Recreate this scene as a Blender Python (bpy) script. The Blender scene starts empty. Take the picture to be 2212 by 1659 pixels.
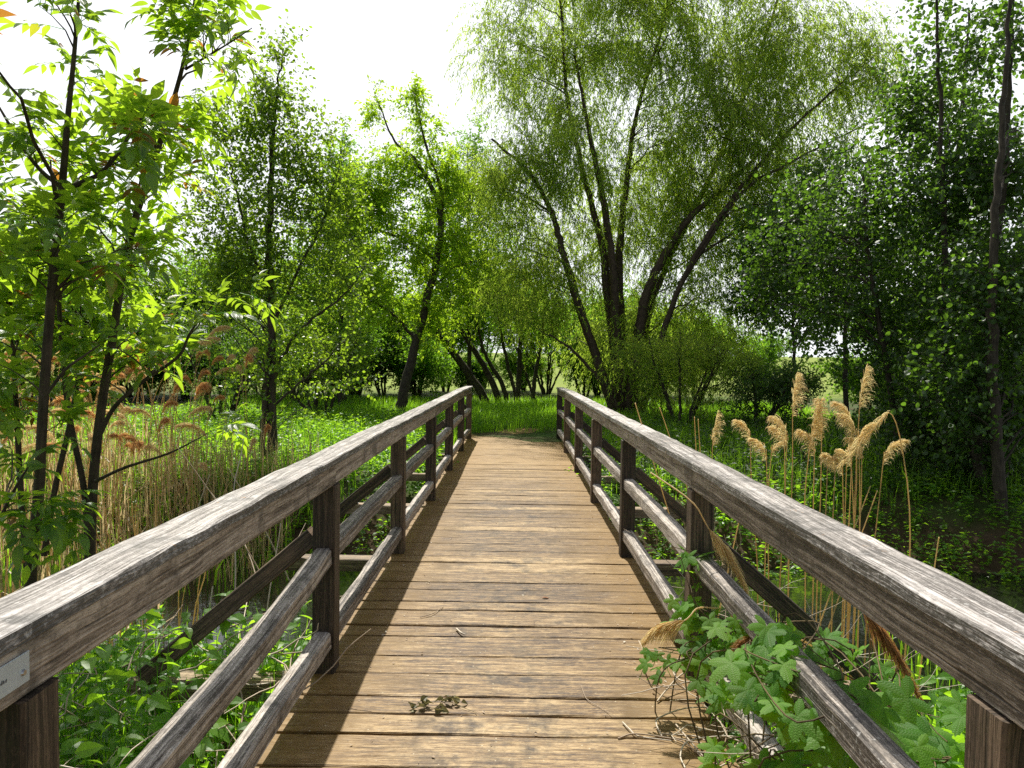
import bpy, math
import numpy as np
from mathutils import Matrix, Vector

RAD = math.radians
sc = bpy.context.scene
col = sc.collection
rng = np.random.default_rng(7)

# ------------------------------------------------------------------ camera
F, CX, CY = 1600.0, 1106.0, 829.5          # measured on a 2212 px wide view of the photograph
CAMZ, PITCH, ROLL, YAW = 1.56, RAD(2.45), RAD(0.8), RAD(0.2)
cam_d = bpy.data.cameras.new("camera")
cam_d.sensor_width = 36.0
cam_d.lens = F / 2212.0 * 36.0
cam_d.clip_start, cam_d.clip_end = 0.05, 3000.0
cam = bpy.data.objects.new("camera", cam_d)
col.objects.link(cam)
cam.matrix_world = Matrix.Translation((0, 0, CAMZ)) @ Matrix.Rotation(YAW, 4, 'Z') @ Matrix.Rotation(RAD(90) - PITCH, 4, 'X') @ Matrix.Rotation(ROLL, 4, 'Z')
sc.camera = cam

# ------------------------------------------------------------------ sky, sun, exposure
SUN = Vector((-0.144, 0.66, 1.0)).normalized()       # towards the sun
EL = math.asin(SUN.z)
world = bpy.data.worlds.new("World")
sc.world = world
world.use_nodes = True
wt = world.node_tree
wt.nodes.clear()
def WN(t, **k):
    n = wt.nodes.new(t)
    for a, b in k.items(): setattr(n, a, b)
    return n
sky = WN('ShaderNodeTexSky', sky_type='NISHITA', sun_disc=False, sun_elevation=EL,
         sun_rotation=math.atan2(SUN.x, SUN.y), dust_density=2.0, air_density=1.0)
tc = WN('ShaderNodeTexCoord')
sx = WN('ShaderNodeSeparateXYZ')
wt.links.new(tc.outputs['Generated'], sx.inputs[0])
# thin bright cloud low on the sunny side of the sky
low = WN('ShaderNodeMapRange', interpolation_type='SMOOTHSTEP'); low.inputs[1].default_value = 0.75; low.inputs[2].default_value = 0.35
wt.links.new(sx.outputs[2], low.inputs[0])
fwd = WN('ShaderNodeMapRange', interpolation_type='SMOOTHSTEP'); fwd.inputs[1].default_value = -0.25; fwd.inputs[2].default_value = 0.45
wt.links.new(sx.outputs[1], fwd.inputs[0])
mul = WN('ShaderNodeMath', operation='MULTIPLY')
wt.links.new(low.outputs[0], mul.inputs[0]); wt.links.new(fwd.outputs[0], mul.inputs[1])
cl = WN('ShaderNodeTexNoise'); cl.inputs['Scale'].default_value = 2.2; cl.inputs['Detail'].default_value = 6
wt.links.new(tc.outputs['Generated'], cl.inputs['Vector'])
clr = WN('ShaderNodeMapRange'); clr.inputs[1].default_value = 0.3; clr.inputs[2].default_value = 0.62; clr.inputs[3].default_value = 0.72; clr.inputs[4].default_value = 1.0
wt.links.new(cl.outputs['Fac'], clr.inputs[0])
mul2 = WN('ShaderNodeMath', operation='MULTIPLY')
wt.links.new(mul.outputs[0], mul2.inputs[0]); wt.links.new(clr.outputs[0], mul2.inputs[1])
mx = WN('ShaderNodeMix', data_type='RGBA')
wt.links.new(mul2.outputs[0], mx.inputs[0]); hs = WN('ShaderNodeHueSaturation'); hs.inputs['Saturation'].default_value = 0.45
wt.links.new(sky.outputs[0], hs.inputs['Color']); wt.links.new(hs.outputs[0], mx.inputs[6])
mx.inputs[7].default_value = (9.6, 9.8, 10.2, 1)
bg = WN('ShaderNodeBackground'); bg.inputs[1].default_value = 0.10
wo = WN('ShaderNodeOutputWorld')
wt.links.new(mx.outputs[2], bg.inputs[0]); wt.links.new(bg.outputs[0], wo.inputs[0])

sun_d = bpy.data.lights.new("sun", 'SUN')
sun_d.energy, sun_d.angle, sun_d.color = 5.0, RAD(0.55), (1.0, 0.95, 0.86)
sun = bpy.data.objects.new("sun", sun_d)
col.objects.link(sun)
sun.rotation_euler = SUN.to_track_quat('Z', 'Y').to_euler()
sun.location = (0, 0, 30)

sc.view_settings.view_transform = 'Standard'
sc.view_settings.look = 'None'
sc.view_settings.exposure = 0.48
sc.view_settings.gamma = 1.0
sc.render.engine = 'CYCLES'
cy = sc.cycles
cy.max_bounces, cy.diffuse_bounces, cy.glossy_bounces, cy.transmission_bounces = 8, 4, 2, 6
cy.use_denoising = False
cy.caustics_reflective = cy.caustics_refractive = False
cy.sample_clamp_indirect = 4.0

# ------------------------------------------------------------------ helpers
def unit(v):
    v = np.asarray(v, float)
    return v / np.maximum(np.linalg.norm(v, axis=-1, keepdims=True), 1e-9)

_c, _s = math.cos(ROLL), math.sin(ROLL)
def ray(px, py):
    u, v = px - CX, py - CY
    u0, v0 = u * _c + v * _s, -u * _s + v * _c
    a, b = u0 / F, -v0 / F
    d = (a, math.cos(PITCH) + b * math.sin(PITCH), -math.sin(PITCH) + b * math.cos(PITCH))
    return np.array([d[0] * math.cos(YAW) - d[1] * math.sin(YAW), d[0] * math.sin(YAW) + d[1] * math.cos(YAW), d[2]])
def at(px, py, y):                  # the point at distance y seen at that pixel
    d = ray(px, py)
    return np.array([0, 0, CAMZ]) + d * (y / d[1])
def onz(px, py, z):                 # where that pixel meets the level z
    d = ray(px, py)
    return np.array([0, 0, CAMZ]) + d * ((z - CAMZ) / d[2])

class MB:
    """collects vertices and faces, builds one mesh object"""
    def __init__(s):
        s.V, s.F, s.UV, s.T, s.M, s.n = [], [], [], [], [], 0
    def add(s, V, faces, uv=None, tone=0.5, mat=0):
        V = np.asarray(V, np.float32).reshape(-1, 3)
        n = len(V)
        if uv is None: uv = np.zeros((n, 2), np.float32)
        t = np.broadcast_to(np.asarray(tone, np.float32), (n,))
        s.V.append(V); s.UV.append(np.asarray(uv, np.float32)); s.T.append(t)
        if isinstance(faces, np.ndarray): faces = [faces]
        for f in faces:
            f = np.asarray(f, np.int32)
            s.F.append(f + s.n); s.M.append(np.full(len(f), mat, np.int32))
        s.n += n
    def build(s, name, mats, parent=None, origin=(0, 0, 0), smooth=False):
        V = np.concatenate(s.V) - np.asarray(origin, np.float32)
        UV, T = np.concatenate(s.UV), np.concatenate(s.T)
        loops = np.concatenate([f.ravel() for f in s.F])
        tot = np.concatenate([np.full(len(f), f.shape[1], np.int32) for f in s.F])
        start = np.concatenate([[0], np.cumsum(tot)[:-1]]).astype(np.int32)
        me = bpy.data.meshes.new(name)
        me.vertices.add(len(V)); me.vertices.foreach_set('co', V.ravel().astype(np.float32))
        me.loops.add(len(loops)); me.loops.foreach_set('vertex_index', loops.astype(np.int32))
        me.polygons.add(len(tot)); me.polygons.foreach_set('loop_start', start)
        for m in (mats if isinstance(mats, (list, tuple)) else [mats]): me.materials.append(m)
        me.polygons.foreach_set('material_index', np.concatenate(s.M))
        me.polygons.foreach_set('use_smooth', np.full(len(tot), smooth))
        uvl = me.uv_layers.new(name='UVMap')
        uvl.data.foreach_set('uv', UV[loops].ravel())
        at_ = me.attributes.new('tone', 'FLOAT', 'POINT')
        at_.data.foreach_set('value', T.astype(np.float32))
        me.update(calc_edges=True)
        o = bpy.data.objects.new(name, me)
        col.objects.link(o)
        if parent is not None: o.parent = parent
        else: o.location = origin
        return o

def tag(o, label=None, cat=None, group=None, kind=None):
    if label: o['label'] = label
    if cat: o['category'] = cat
    if group: o['group'] = group
    if kind: o['kind'] = kind
    return o
def thing(name, label, cat, loc=(0, 0, 0), group=None):
    o = bpy.data.objects.new(name, None)
    o.empty_display_size = 0.2
    col.objects.link(o); o.location = loc
    return tag(o, label, cat, group)
def copy_tree(o, loc, rz=0.0, s=1.0, label=None):
    c = o.copy(); col.objects.link(c)
    c.location = loc; c.rotation_euler = (0, 0, rz); c.scale = (s, s, s)
    if label: c['label'] = label
    for ch in list(o.children):
        k = ch.copy(); col.objects.link(k); k.parent = c
        for g in ch.children:
            d = g.copy(); col.objects.link(d); d.parent = k
    return c

def extrude(mb, path, sec, up=(0, 0, 1), jit=0.0, tone=0.5, mat=0, r=rng):
    """a timber: the 2-D section swept along a path; each long face has its own grain UVs in metres"""
    path = np.asarray(path, float); sec = np.asarray(sec, float)
    n, m = len(path), len(sec)
    tan = np.gradient(path, axis=0) if n > 2 else np.repeat(path[1:] - path[:1], 2, 0)
    tan = unit(tan); up = np.asarray(up, float)
    X = unit(np.cross(tan, up)); Z = unit(np.cross(X, tan))
    so = sec[None] + r.normal(0, jit, (n, m, 2)) if jit else np.repeat(sec[None], n, 0)
    P = path[:, None] + so[..., :1] * X[:, None] + so[..., 1:] * Z[:, None]
    L = np.concatenate([[0], np.cumsum(np.linalg.norm(np.diff(path, axis=0), axis=1))])
    ou, ov = r.uniform(0, 50, 2)
    per = 0.0
    for i in range(m):
        j = (i + 1) % m
        w = np.linalg.norm(sec[j] - sec[i])
        V = np.stack([P[:, i], P[:, j]], 1).reshape(-1, 3)
        uv = np.stack([np.stack([L + ou, np.full(n, per + ov)], 1), np.stack([L + ou, np.full(n, per + w + ov)], 1)], 1).reshape(-1, 2)
        a = np.arange(n - 1) * 2
        mb.add(V, np.stack([a, a + 2, a + 3, a + 1], 1), uv, tone, mat)
        per += w
    for e, rev in ((0, False), (n - 1, True)):
        idx = np.arange(m)[::-1] if rev else np.arange(m)
        mb.add(P[e][idx], np.arange(m)[None], sec[idx] * 0.6 + ou, tone, mat)

def rect(w, h, b=0.006, cx=0.0, cz=0.0):          # a chamfered rectangle, counter-clockwise
    x, z = w / 2, h / 2
    return np.array([(-x + b, -z), (x - b, -z), (x, -z + b), (x, z - b), (x - b, z), (-x + b, z), (-x, z - b), (-x, -z + b)]) + (cx, cz)
def beam(mb, p0, p1, w, h, b=0.006, jit=0.0012, step=0.18, up=(0, 0, 1), tone=0.5, bow=0.0):
    p0, p1 = np.asarray(p0, float), np.asarray(p1, float)
    n = max(2, int(np.linalg.norm(p1 - p0) / step) + 1)
    t = np.linspace(0, 1, n)[:, None]
    path = p0 + (p1 - p0) * t
    if bow: path[:, 2] += bow * np.sin(t[:, 0] * math.pi)
    extrude(mb, path, rect(w, h, b), up, jit, tone)

def tubes(mb, P, Rd, sides=5, tone=0.5, mat=0):
    """many tapered tubes at once: P (N,S,3), Rd (N,S)"""
    P = np.asarray(P, float); Rd = np.asarray(Rd, float)
    N, S, _ = P.shape
    T = unit(np.gradient(P, axis=1))
    d = unit(P[:, -1] - P[:, 0])
    ref = np.where(np.abs(d[:, 2:]) > 0.8, np.array([[1.0, 0.13, 0]]), np.array([[0.05, 0.1, 1.0]]))[:, None]
    A = unit(np.cross(T, np.broadcast_to(ref, T.shape))); B = np.cross(T, A)
    an = np.linspace(0, 2 * math.pi, sides, endpoint=False)
    V = P[:, :, None] + Rd[:, :, None, None] * (np.cos(an)[None, None, :, None] * A[:, :, None] + np.sin(an)[None, None, :, None] * B[:, :, None])
    k = np.arange(sides); k2 = (k + 1) % sides
    s_ = np.arange(S - 1)[:, None] * sides
    f = np.stack([s_ + k, s_ + k2, s_ + sides + k2, s_ + sides + k], -1).reshape(-1, 4)
    Fc = (f[None] + (np.arange(N) * S * sides)[:, None, None]).reshape(-1, 4)
    L = np.concatenate([np.zeros((N, 1)), np.cumsum(np.linalg.norm(np.diff(P, axis=1), axis=2), 1)], 1)
    uv = np.stack([np.broadcast_to(L[:, :, None], (N, S, sides)), np.broadcast_to(an / 6.283, (N, S, sides)) * Rd[:, :, None] * 6.283], -1).reshape(-1, 2)
    mb.add(V.reshape(-1, 3), Fc, uv, tone if np.ndim(tone) == 0 else np.repeat(tone, S * sides), mat)

def smooth_path(pts, n, rad=None):
    """Catmull-Rom through the points"""
    p = np.asarray(pts, float)
    q = np.vstack([2 * p[0] - p[1], p, 2 * p[-1] - p[-2]])
    t = np.linspace(0, len(p) - 1 - 1e-6, n); i = t.astype(int); f = (t - i)[:, None]
    a, b, c, d = q[i], q[i + 1], q[i + 2], q[i + 3]
    out = 0.5 * (2 * b + (c - a) * f + (2 * a - 5 * b + 4 * c - d) * f ** 2 + (3 * b - a - 3 * c + d) * f ** 3)
    if rad is None: return out
    return out, np.interp(t, np.linspace(0, len(p) - 1, len(rad)), rad)

# leaf shapes: Y along the leaf, X across, Z its face
def leaf_shape(rows, prof, w, fold=0.15, curl=-0.25, wave=0.0):
    t = np.linspace(0, 1, rows)
    V, U = [], []
    for k, a in enumerate(t):
        h = w * prof(a)
        z = curl * a * a
        for x in (-1, 0, 1):
            V.append((x * h, a, z + (fold * h if x else 0) + wave * math.sin(k * 2.1 + x) * abs(x)))
            U.append((abs(x), a))
    f = []
    for k in range(rows - 1):
        b = k * 3
        f += [(b, b + 1, b + 4, b + 3), (b + 1, b + 2, b + 5, b + 4)]
    return np.array(V), [np.array(f)], np.array(U)
DIAMOND = (np.array([(0, 0, 0), (-.5, .45, .08), (0, 1, -.1), (.5, .45, .08)]), [np.array([(0, 3, 2), (0, 2, 1)])], np.array([(0, 0), (1, .45), (0, 1), (1, .45)]))
ROUND = (np.array([(0, 0, 0), (-.36, .2, .05), (-.5, .55, .06), (-.25, .92, 0), (.25, .92, 0), (.5, .55, .06), (.36, .2, .05), (0, .5, -.03)]),
         [np.array([(0, 7, 2, 1), (7, 4, 3, 2), (7, 5, 4, 4)][:2]), np.array([(7, 5, 4), (0, 6, 5), (0, 5, 7)])], np.array([(0, 0), (1, .2), (1, .55), (1, .92), (1, .92), (1, .55), (1, .2), (0, .5)]))
ASH = leaf_shape(8, lambda a: max(0.02, math.sin(min(1, a * 1.02) * math.pi) ** 0.8 * (1.25 - 0.75 * a)) if 0 < a < 1 else 0.02, 0.21, 0.28, -0.30, 0.004)
NETTLE = leaf_shape(5, lambda a: max(0.02, math.sin(math.pi * a ** 0.7)), 0.30, 0.25, -0.30)

def hop_shape():
    lobes = [(0, 1.0), (58, .86), (-58, .86), (122, .62), (-122, .62)]
    A = np.linspace(-158, 158, 65)
    rings = (0.0, .3, .62, 1.0)
    V, U = [], []
    for k, a in enumerate(A):
        r = 0.30
        for c, l in lobes:
            r = max(r, l * max(0.0, 1 - abs((a - c) / 46.0) ** 1.25) + 0.08)
        r *= 1.0 - (0.085 if k % 2 else 0.0)
        off = min(abs(a - c) for c, l in lobes) / 30.0
        for q in rings:
            x, y = math.sin(RAD(a)) * r * q, math.cos(RAD(a)) * r * q
            z = 0.10 * (1 - min(1, off)) * q - 0.22 * (q * r) ** 2
            V.append((x, y, z)); U.append((min(1, off * q), q))
    f = []
    n = len(rings)
    for k in range(len(A) - 1):
        for q in range(n - 1):
            a = k * n + q
            f.append((a, a + n, a + n + 1, a + 1))
    return np.array(V) * .62, [np.array(f)], np.array(U)
HOP = hop_shape()

def place(mb, tpl, pos, yd, zd, size, wide=1.0, tone=None, mat=0):
    V, Fs, U = tpl
    pos = np.asarray(pos, float); N = len(pos)
    if N == 0: return
    Y = unit(yd); X = unit(np.cross(Y, zd)); Z = np.cross(X, Y)
    size = np.broadcast_to(size, (N,)); wide = np.broadcast_to(wide, (N,))
    W = pos[:, None] + size[:, None, None] * ((V[None, :, 0] * wide[:, None])[..., None] * X[:, None] + V[None, :, 1:2] * Y[:, None] + V[None, :, 2:3] * Z[:, None])
    k = len(V)
    off = (np.arange(N) * k)[:, None, None]
    tone = rng.random(N) if tone is None else np.broadcast_to(tone, (N,))
    mb.add(W.reshape(-1, 3), [(f[None] + off).reshape(-1, f.shape[1]) for f in Fs], np.tile(U, (N, 1)), np.repeat(tone, k), mat)

def rnd_unit(r, n):
    return unit(r.normal(size=(n, 3)))

# ------------------------------------------------------------------ materials
class NT:
    def __init__(s, name):
        s.m = bpy.data.materials.new(name); s.m.use_nodes = True
        s.t = s.m.node_tree; s.t.nodes.clear()
        s.out = s.n('ShaderNodeOutputMaterial')
    def n(s, t, **k):
        x = s.t.nodes.new(t)
        for a, b in k.items(): setattr(x, a, b)
        return x
    def l(s, a, b): s.t.links.new(a, b)
    def val(s, sock, v):
        if hasattr(v, 'is_linked'): s.l(v, sock)
        else: sock.default_value = v
    def math(s, op, a, b=0.0, clamp=False):
        x = s.n('ShaderNodeMath', operation=op); x.use_clamp = clamp
        s.val(x.inputs[0], a); s.val(x.inputs[1], b)
        return x.outputs[0]
    def mix(s, f, a, b, blend='MIX'):
        x = s.n('ShaderNodeMix', data_type='RGBA', blend_type=blend)
        s.val(x.inputs[0], f)
        s.val(x.inputs[6], a if hasattr(a, 'is_linked') else (*a, 1)); s.val(x.inputs[7], b if hasattr(b, 'is_linked') else (*b, 1))
        return x.outputs[2]
    def noise(s, vec, scale, detail=4, rough=0.55, dist=0.0):
        x = s.n('ShaderNodeTexNoise')
        x.inputs['Scale'].default_value = scale; x.inputs['Detail'].default_value = detail
        x.inputs['Roughness'].default_value = rough; x.inputs['Distortion'].default_value = dist
        s.l(vec, x.inputs['Vector'])
        return x.outputs['Fac']
    def map(s, v, a, b, c=0.0, d=1.0):
        x = s.n('ShaderNodeMapRange'); x.clamp = True
        s.l(v, x.inputs[0])
        for i, q in enumerate((a, b, c, d)): x.inputs[i + 1].default_value = q
        return x.outputs[0]
    def ramp(s, v, stops):
        x = s.n('ShaderNodeValToRGB'); s.l(v, x.inputs[0])
        e = x.color_ramp.elements
        while len(e) < len(stops): e.new(0.5)
        for q, (p, c) in zip(e, stops): q.position = p; q.color = (*c, 1)
        return x.outputs[0]
    def comb(s, x, y, z):
        q = s.n('ShaderNodeCombineXYZ')
        for i, v in enumerate((x, y, z)): s.val(q.inputs[i], v)
        return q.outputs[0]
    def sep(s, v):
        q = s.n('ShaderNodeSeparateXYZ'); s.l(v, q.inputs[0]); return q.outputs
    def uv(s): return s.n('ShaderNodeUVMap').outputs[0]
    def obj(s): return s.n('ShaderNodeTexCoord').outputs['Object']
    def pos(s): return s.n('ShaderNodeNewGeometry').outputs['Position']
    def tone(s): return s.n('ShaderNodeAttribute', attribute_name='tone').outputs['Fac']
    def bump(s, h, st, dist):
        b = s.n('ShaderNodeBump'); b.inputs['Strength'].default_value = st; b.inputs['Distance'].default_value = dist
        s.l(h, b.inputs['Height']); return b.outputs[0]
    def bsdf(s, colr, rough=0.6, spec=0.4, normal=None):
        b = s.n('ShaderNodeBsdfPrincipled')
        s.val(b.inputs['Base Color'], colr if hasattr(colr, 'is_linked') else (*colr, 1))
        s.val(b.inputs['Roughness'], rough); b.inputs['Specular IOR Level'].default_value = spec
        if normal is not None: s.l(normal, b.inputs['Normal'])
        return b.outputs[0]
    def done(s, sh):
        s.l(sh, s.out.inputs[0]); return s.m

def wood(name, dark, mid, light, lichen=0.0, black=0.5, rough=0.62, spec=0.4, deck=False, moss=0.0, grain=1.0, bleach=False, us=1.0):
    m = NT(name)
    u, v, _ = m.sep(m.uv())
    tone = m.tone()
    tz = m.math('MULTIPLY', tone, 37.0)
    P = m.pos()
    warp = m.noise(m.comb(m.math('MULTIPLY', u, 1.6), m.math('MULTIPLY', v, 9.0), tz), 1.0, 3)
    v2 = m.math('ADD', v, m.math('MULTIPLY', warp, 0.045))
    g1 = m.noise(m.comb(m.math('MULTIPLY', u, 1.3 * us), m.math('MULTIPLY', v2, 55.0 * grain), tz), 1.0, 5, 0.6)
    g2 = m.noise(m.comb(m.math('MULTIPLY', u, 6.0 * us), m.math('MULTIPLY', v2, 190.0 * grain), tz), 1.0, 3, 0.6)
    rings = m.math('SINE', m.math('ADD', m.math('MULTIPLY', v2, 520.0 * grain), m.math('MULTIPLY', g1, 14.0)))
    blot = m.noise(P, 4.5, 5, 0.6)
    blot2 = m.noise(P, 22.0, 4, 0.65)
    k = m.math('ADD', m.math('MULTIPLY', m.math('SUBTRACT', g1, 0.5), 1.05), m.math('MULTIPLY', m.math('SUBTRACT', g2, 0.5), 0.75))
    k = m.math('ADD', k, 0.45)
    k = m.math('ADD', k, m.math('MULTIPLY', rings, 0.035))
    k = m.math('ADD', k, m.math('MULTIPLY', m.math('SUBTRACT', blot, 0.5), 0.45))
    k = m.math('ADD', k, m.math('MULTIPLY', m.math('SUBTRACT', tone, 0.5), 0.26))
    c = m.ramp(k, [(0.28, dark), (0.45, mid), (0.62, light)])
    fine = m.noise(m.comb(m.math('MULTIPLY', u, 60.0), m.math('MULTIPLY', v2, 240.0), tz), 1.0, 3, 0.7)
    c = m.mix(m.map(fine, 0.52, 0.68, 0.0, 0.55), c, tuple(q * 0.6 for q in dark))
    c = m.mix(m.map(fine, 0.46, 0.32, 0.0, 0.4), c, tuple(min(1, q * 1.15) for q in light))
    # dark algae and dirt in patches
    alg = m.math('MULTIPLY', m.map(m.math('ADD', blot, m.math('MULTIPLY', blot2, 0.5)), 0.72, 0.95), black)
    c = m.mix(alg, c, tuple(q * 0.35 for q in dark))
    # drying cracks along the grain
    cr = m.map(m.noise(m.comb(m.math('MULTIPLY', u, 2.2), m.math('MULTIPLY', v2, 95.0), m.math('ADD', tz, 9.0)), 1.0, 2, 0.5), 0.33, 0.27)
    c = m.mix(m.math('MULTIPLY', cr, 0.85), c, (0.012, 0.010, 0.008))
    if deck:
        x, y, z = m.sep(P)
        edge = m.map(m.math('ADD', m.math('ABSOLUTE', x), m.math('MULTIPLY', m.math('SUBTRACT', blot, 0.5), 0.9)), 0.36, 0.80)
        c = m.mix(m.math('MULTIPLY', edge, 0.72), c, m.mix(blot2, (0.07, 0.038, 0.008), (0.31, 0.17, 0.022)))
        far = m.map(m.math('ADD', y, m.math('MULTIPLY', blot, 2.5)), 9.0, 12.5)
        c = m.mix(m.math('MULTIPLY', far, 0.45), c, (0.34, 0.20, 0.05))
        vo = m.n('ShaderNodeTexVoronoi'); vo.inputs['Scale'].default_value = 38.0
        m.l(P, vo.inputs['Vector'])
        fl = m.math('MULTIPLY', m.map(vo.outputs['Distance'], 0.16, 0.10), m.map(m.sep(vo.outputs['Color'])[0], 0.86, 0.9))
        c = m.mix(m.math('MULTIPLY', fl, 0.8), c, (0.52, 0.45, 0.30))
        st = m.noise(m.comb(m.math('MULTIPLY', u, 14.0), m.math('MULTIPLY', v, 60.0), tz), 1.0, 3, 0.7)
        c = m.mix(m.math('MULTIPLY', m.map(st, 0.60, 0.72), 0.45), c, (0.40, 0.32, 0.20))
    if bleach:                      # sides of the cap stay dark with algae, the rained-on top is bleached
        nz = m.sep(m.n('ShaderNodeNewGeometry').outputs['True Normal'])[2]
        spk = m.map(m.noise(m.comb(m.math('MULTIPLY', u, 40.0), m.math('MULTIPLY', v, 160.0), tz), 1.0, 4, 0.7), 0.46, 0.60)
        c = m.mix(m.math('MULTIPLY', m.map(nz, 0.75, 0.3), m.map(spk, 0.0, 1.0, 0.85, 0.15)), c, (0.035, 0.032, 0.026))
    if lichen:
        li = m.noise(P, 26.0, 5, 0.7)
        li2 = m.noise(P, 3.3, 2)
        f = m.math('MULTIPLY', m.map(li, 0.62, 0.68), m.map(li2, 0.48, 0.62))
        c = m.mix(m.math('MULTIPLY', f, lichen), c, (0.45, 0.22, 0.05))
        gl = m.math('MULTIPLY', m.map(m.noise(P, 55.0, 4, 0.7), 0.60, 0.66), 0.5)
        c = m.mix(gl, c, (0.50, 0.49, 0.46))
    if moss:
        f = m.math('MULTIPLY', m.map(blot2, 0.45, 0.75), moss)
        c = m.mix(f, c, (0.07, 0.065, 0.02))
    h = m.math('ADD', m.math('MULTIPLY', g1, 0.6), m.math('SUBTRACT', m.math('MULTIPLY', g2, 0.6), m.math('MULTIPLY', cr, 0.7)))
    h = m.math('ADD', h, m.math('MULTIPLY', rings, 0.05))
    return m.done(m.bsdf(c, rough, spec, m.bump(h, 0.75, 0.006)))

W_CAP = wood("weathered_cap_wood", (0.10, 0.085, 0.072), (0.36, 0.325, 0.295), (0.62, 0.58, 0.545), lichen=0.9, black=0.9, rough=0.5, spec=0.55, bleach=True)
W_RAIL = wood("weathered_rail_wood", (0.085, 0.066, 0.050), (0.30, 0.240, 0.185), (0.52, 0.445, 0.365), black=0.75)
W_GREY = wood("silvery_rail_wood", (0.07, 0.058, 0.048), (0.32, 0.275, 0.228), (0.58, 0.52, 0.45), lichen=0.4, black=0.8)
W_POST = wood("dark_post_wood", (0.022, 0.015, 0.010), (0.080, 0.055, 0.036), (0.19, 0.13, 0.085), black=0.6, moss=0.25)
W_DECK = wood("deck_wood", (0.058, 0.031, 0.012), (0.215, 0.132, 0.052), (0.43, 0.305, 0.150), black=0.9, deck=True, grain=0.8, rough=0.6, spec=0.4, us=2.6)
W_BEAM = wood("cross_beam_wood", (0.08, 0.052, 0.03), (0.26, 0.18, 0.10), (0.44, 0.33, 0.21), black=0.4, moss=0.3)

def plain(name, c, rough=0.5, metal=0.0, spec=0.4):
    m = NT(name)
    b = m.n('ShaderNodeBsdfPrincipled')
    nz = m.noise(m.pos(), 40.0, 4)
    cc = m.mix(m.map(nz, 0.3, 0.7, 0.0, 0.35), c, tuple(q * 0.7 for q in c))
    m.l(cc, b.inputs['Base Color'])
    b.inputs['Roughness'].default_value = rough; b.inputs['Metallic'].default_value = metal
    b.inputs['Specular IOR Level'].default_value = spec
    return m.done(b.outputs[0])

def leafmat(name, cols, trans, tw=0.45, rough=0.42, spec=0.45, veins=0.0, odd=None):
    """cols: three greens picked by the leaf's own tone; trans: the colour light takes through the blade"""
    m = NT(name)
    t = m.tone()
    c = m.ramp(t, [(0.0, cols[0]), (0.5, cols[1]), (0.93, cols[2])] + ([(0.985, odd)] if odd else []))
    n = m.noise(m.pos(), 30.0, 3)
    c = m.mix(m.map(n, 0.3, 0.7, 0.0, 0.3), c, tuple(q * 0.72 for q in cols[1]))
    tr = m.mix(m.map(t, 0.0, 1.0, 0.0, 1.0), tuple(q * 0.75 for q in trans), tuple(min(1, q * 1.2) for q in trans))
    if odd: tr = m.mix(m.map(t, 0.95, 0.98), tr, tuple(min(1, 1.6 * q) for q in odd))
    nrm = None
    if veins:
        a, l, _ = m.sep(m.uv())
        mid = m.map(a, 0.10, 0.02)
        side = m.math('SINE', m.math('SUBTRACT', m.math('MULTIPLY', l, 62.0), m.math('MULTIPLY', a, 17.0)))
        c = m.mix(m.math('MULTIPLY', mid, 0.5 * veins), c, (0.20, 0.26, 0.09))
        c = m.mix(m.math('MULTIPLY', m.map(side, 0.55, 1.0), 0.30 * veins), c, tuple(q * 0.5 for q in cols[0]))
        nrm = m.bump(m.math('ADD', m.math('MULTIPLY', side, -0.5), m.math('MULTIPLY', mid, -1.0)), 0.5 * veins, 0.003)
    s1 = m.bsdf(c, rough, spec, nrm)
    s2 = m.n('ShaderNodeBsdfTranslucent'); m.l(tr, s2.inputs[0])
    if nrm is not None: m.l(nrm, s2.inputs['Normal'])
    x = m.n('ShaderNodeMixShader'); x.inputs[0].default_value = tw
    m.l(s1, x.inputs[1]); m.l(s2.outputs[0], x.inputs[2])
    return m.done(x.outputs[0])

L_ASH = leafmat("ash_leaf", ((0.032, 0.080, 0.018), (0.062, 0.145, 0.024), (0.13, 0.22, 0.03)), (0.52, 0.78, 0.035), 0.54, 0.32, 0.6, veins=0.7, odd=(0.30, 0.13, 0.02))
L_ALDER = leafmat("alder_leaf", ((0.036, 0.080, 0.016), (0.060, 0.125, 0.020), (0.10, 0.18, 0.026)), (0.40, 0.62, 0.03), 0.54, 0.36, 0.5)
L_YEL = leafmat("maple_leaf", ((0.07, 0.125, 0.012), (0.11, 0.17, 0.014), (0.17, 0.21, 0.015)), (0.58, 0.86, 0.035), 0.62)
L_WIL = leafmat("willow_leaf", ((0.070, 0.125, 0.026), (0.115, 0.185, 0.036), (0.18, 0.25, 0.05)), (0.62, 0.84, 0.08), 0.60, 0.36, 0.5)
L_DARK = leafmat("painted_shade_leaf", ((0.022, 0.052, 0.014), (0.038, 0.086, 0.018), (0.066, 0.130, 0.024)), (0.20, 0.40, 0.026), 0.42, 0.42, 0.5)  # shaded version of the leaf greens: the bank's shade is put into the colour
L_SHRUB = leafmat("shrub_leaf", ((0.040, 0.085, 0.016), (0.062, 0.125, 0.020), (0.105, 0.18, 0.024)), (0.32, 0.62, 0.03), 0.54)
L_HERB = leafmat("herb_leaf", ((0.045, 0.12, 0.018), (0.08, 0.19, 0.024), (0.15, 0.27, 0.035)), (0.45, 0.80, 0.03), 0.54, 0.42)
L_HOP = leafmat("hop_leaf", ((0.045, 0.125, 0.018), (0.078, 0.195, 0.026), (0.14, 0.28, 0.034)), (0.42, 0.80, 0.028), 0.46, 0.55, 0.22, veins=0.5)
L_GRASS = leafmat("grass_blade", ((0.055, 0.14, 0.016), (0.09, 0.21, 0.022), (0.17, 0.27, 0.035)), (0.42, 0.80, 0.03), 0.54, 0.42)
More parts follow.
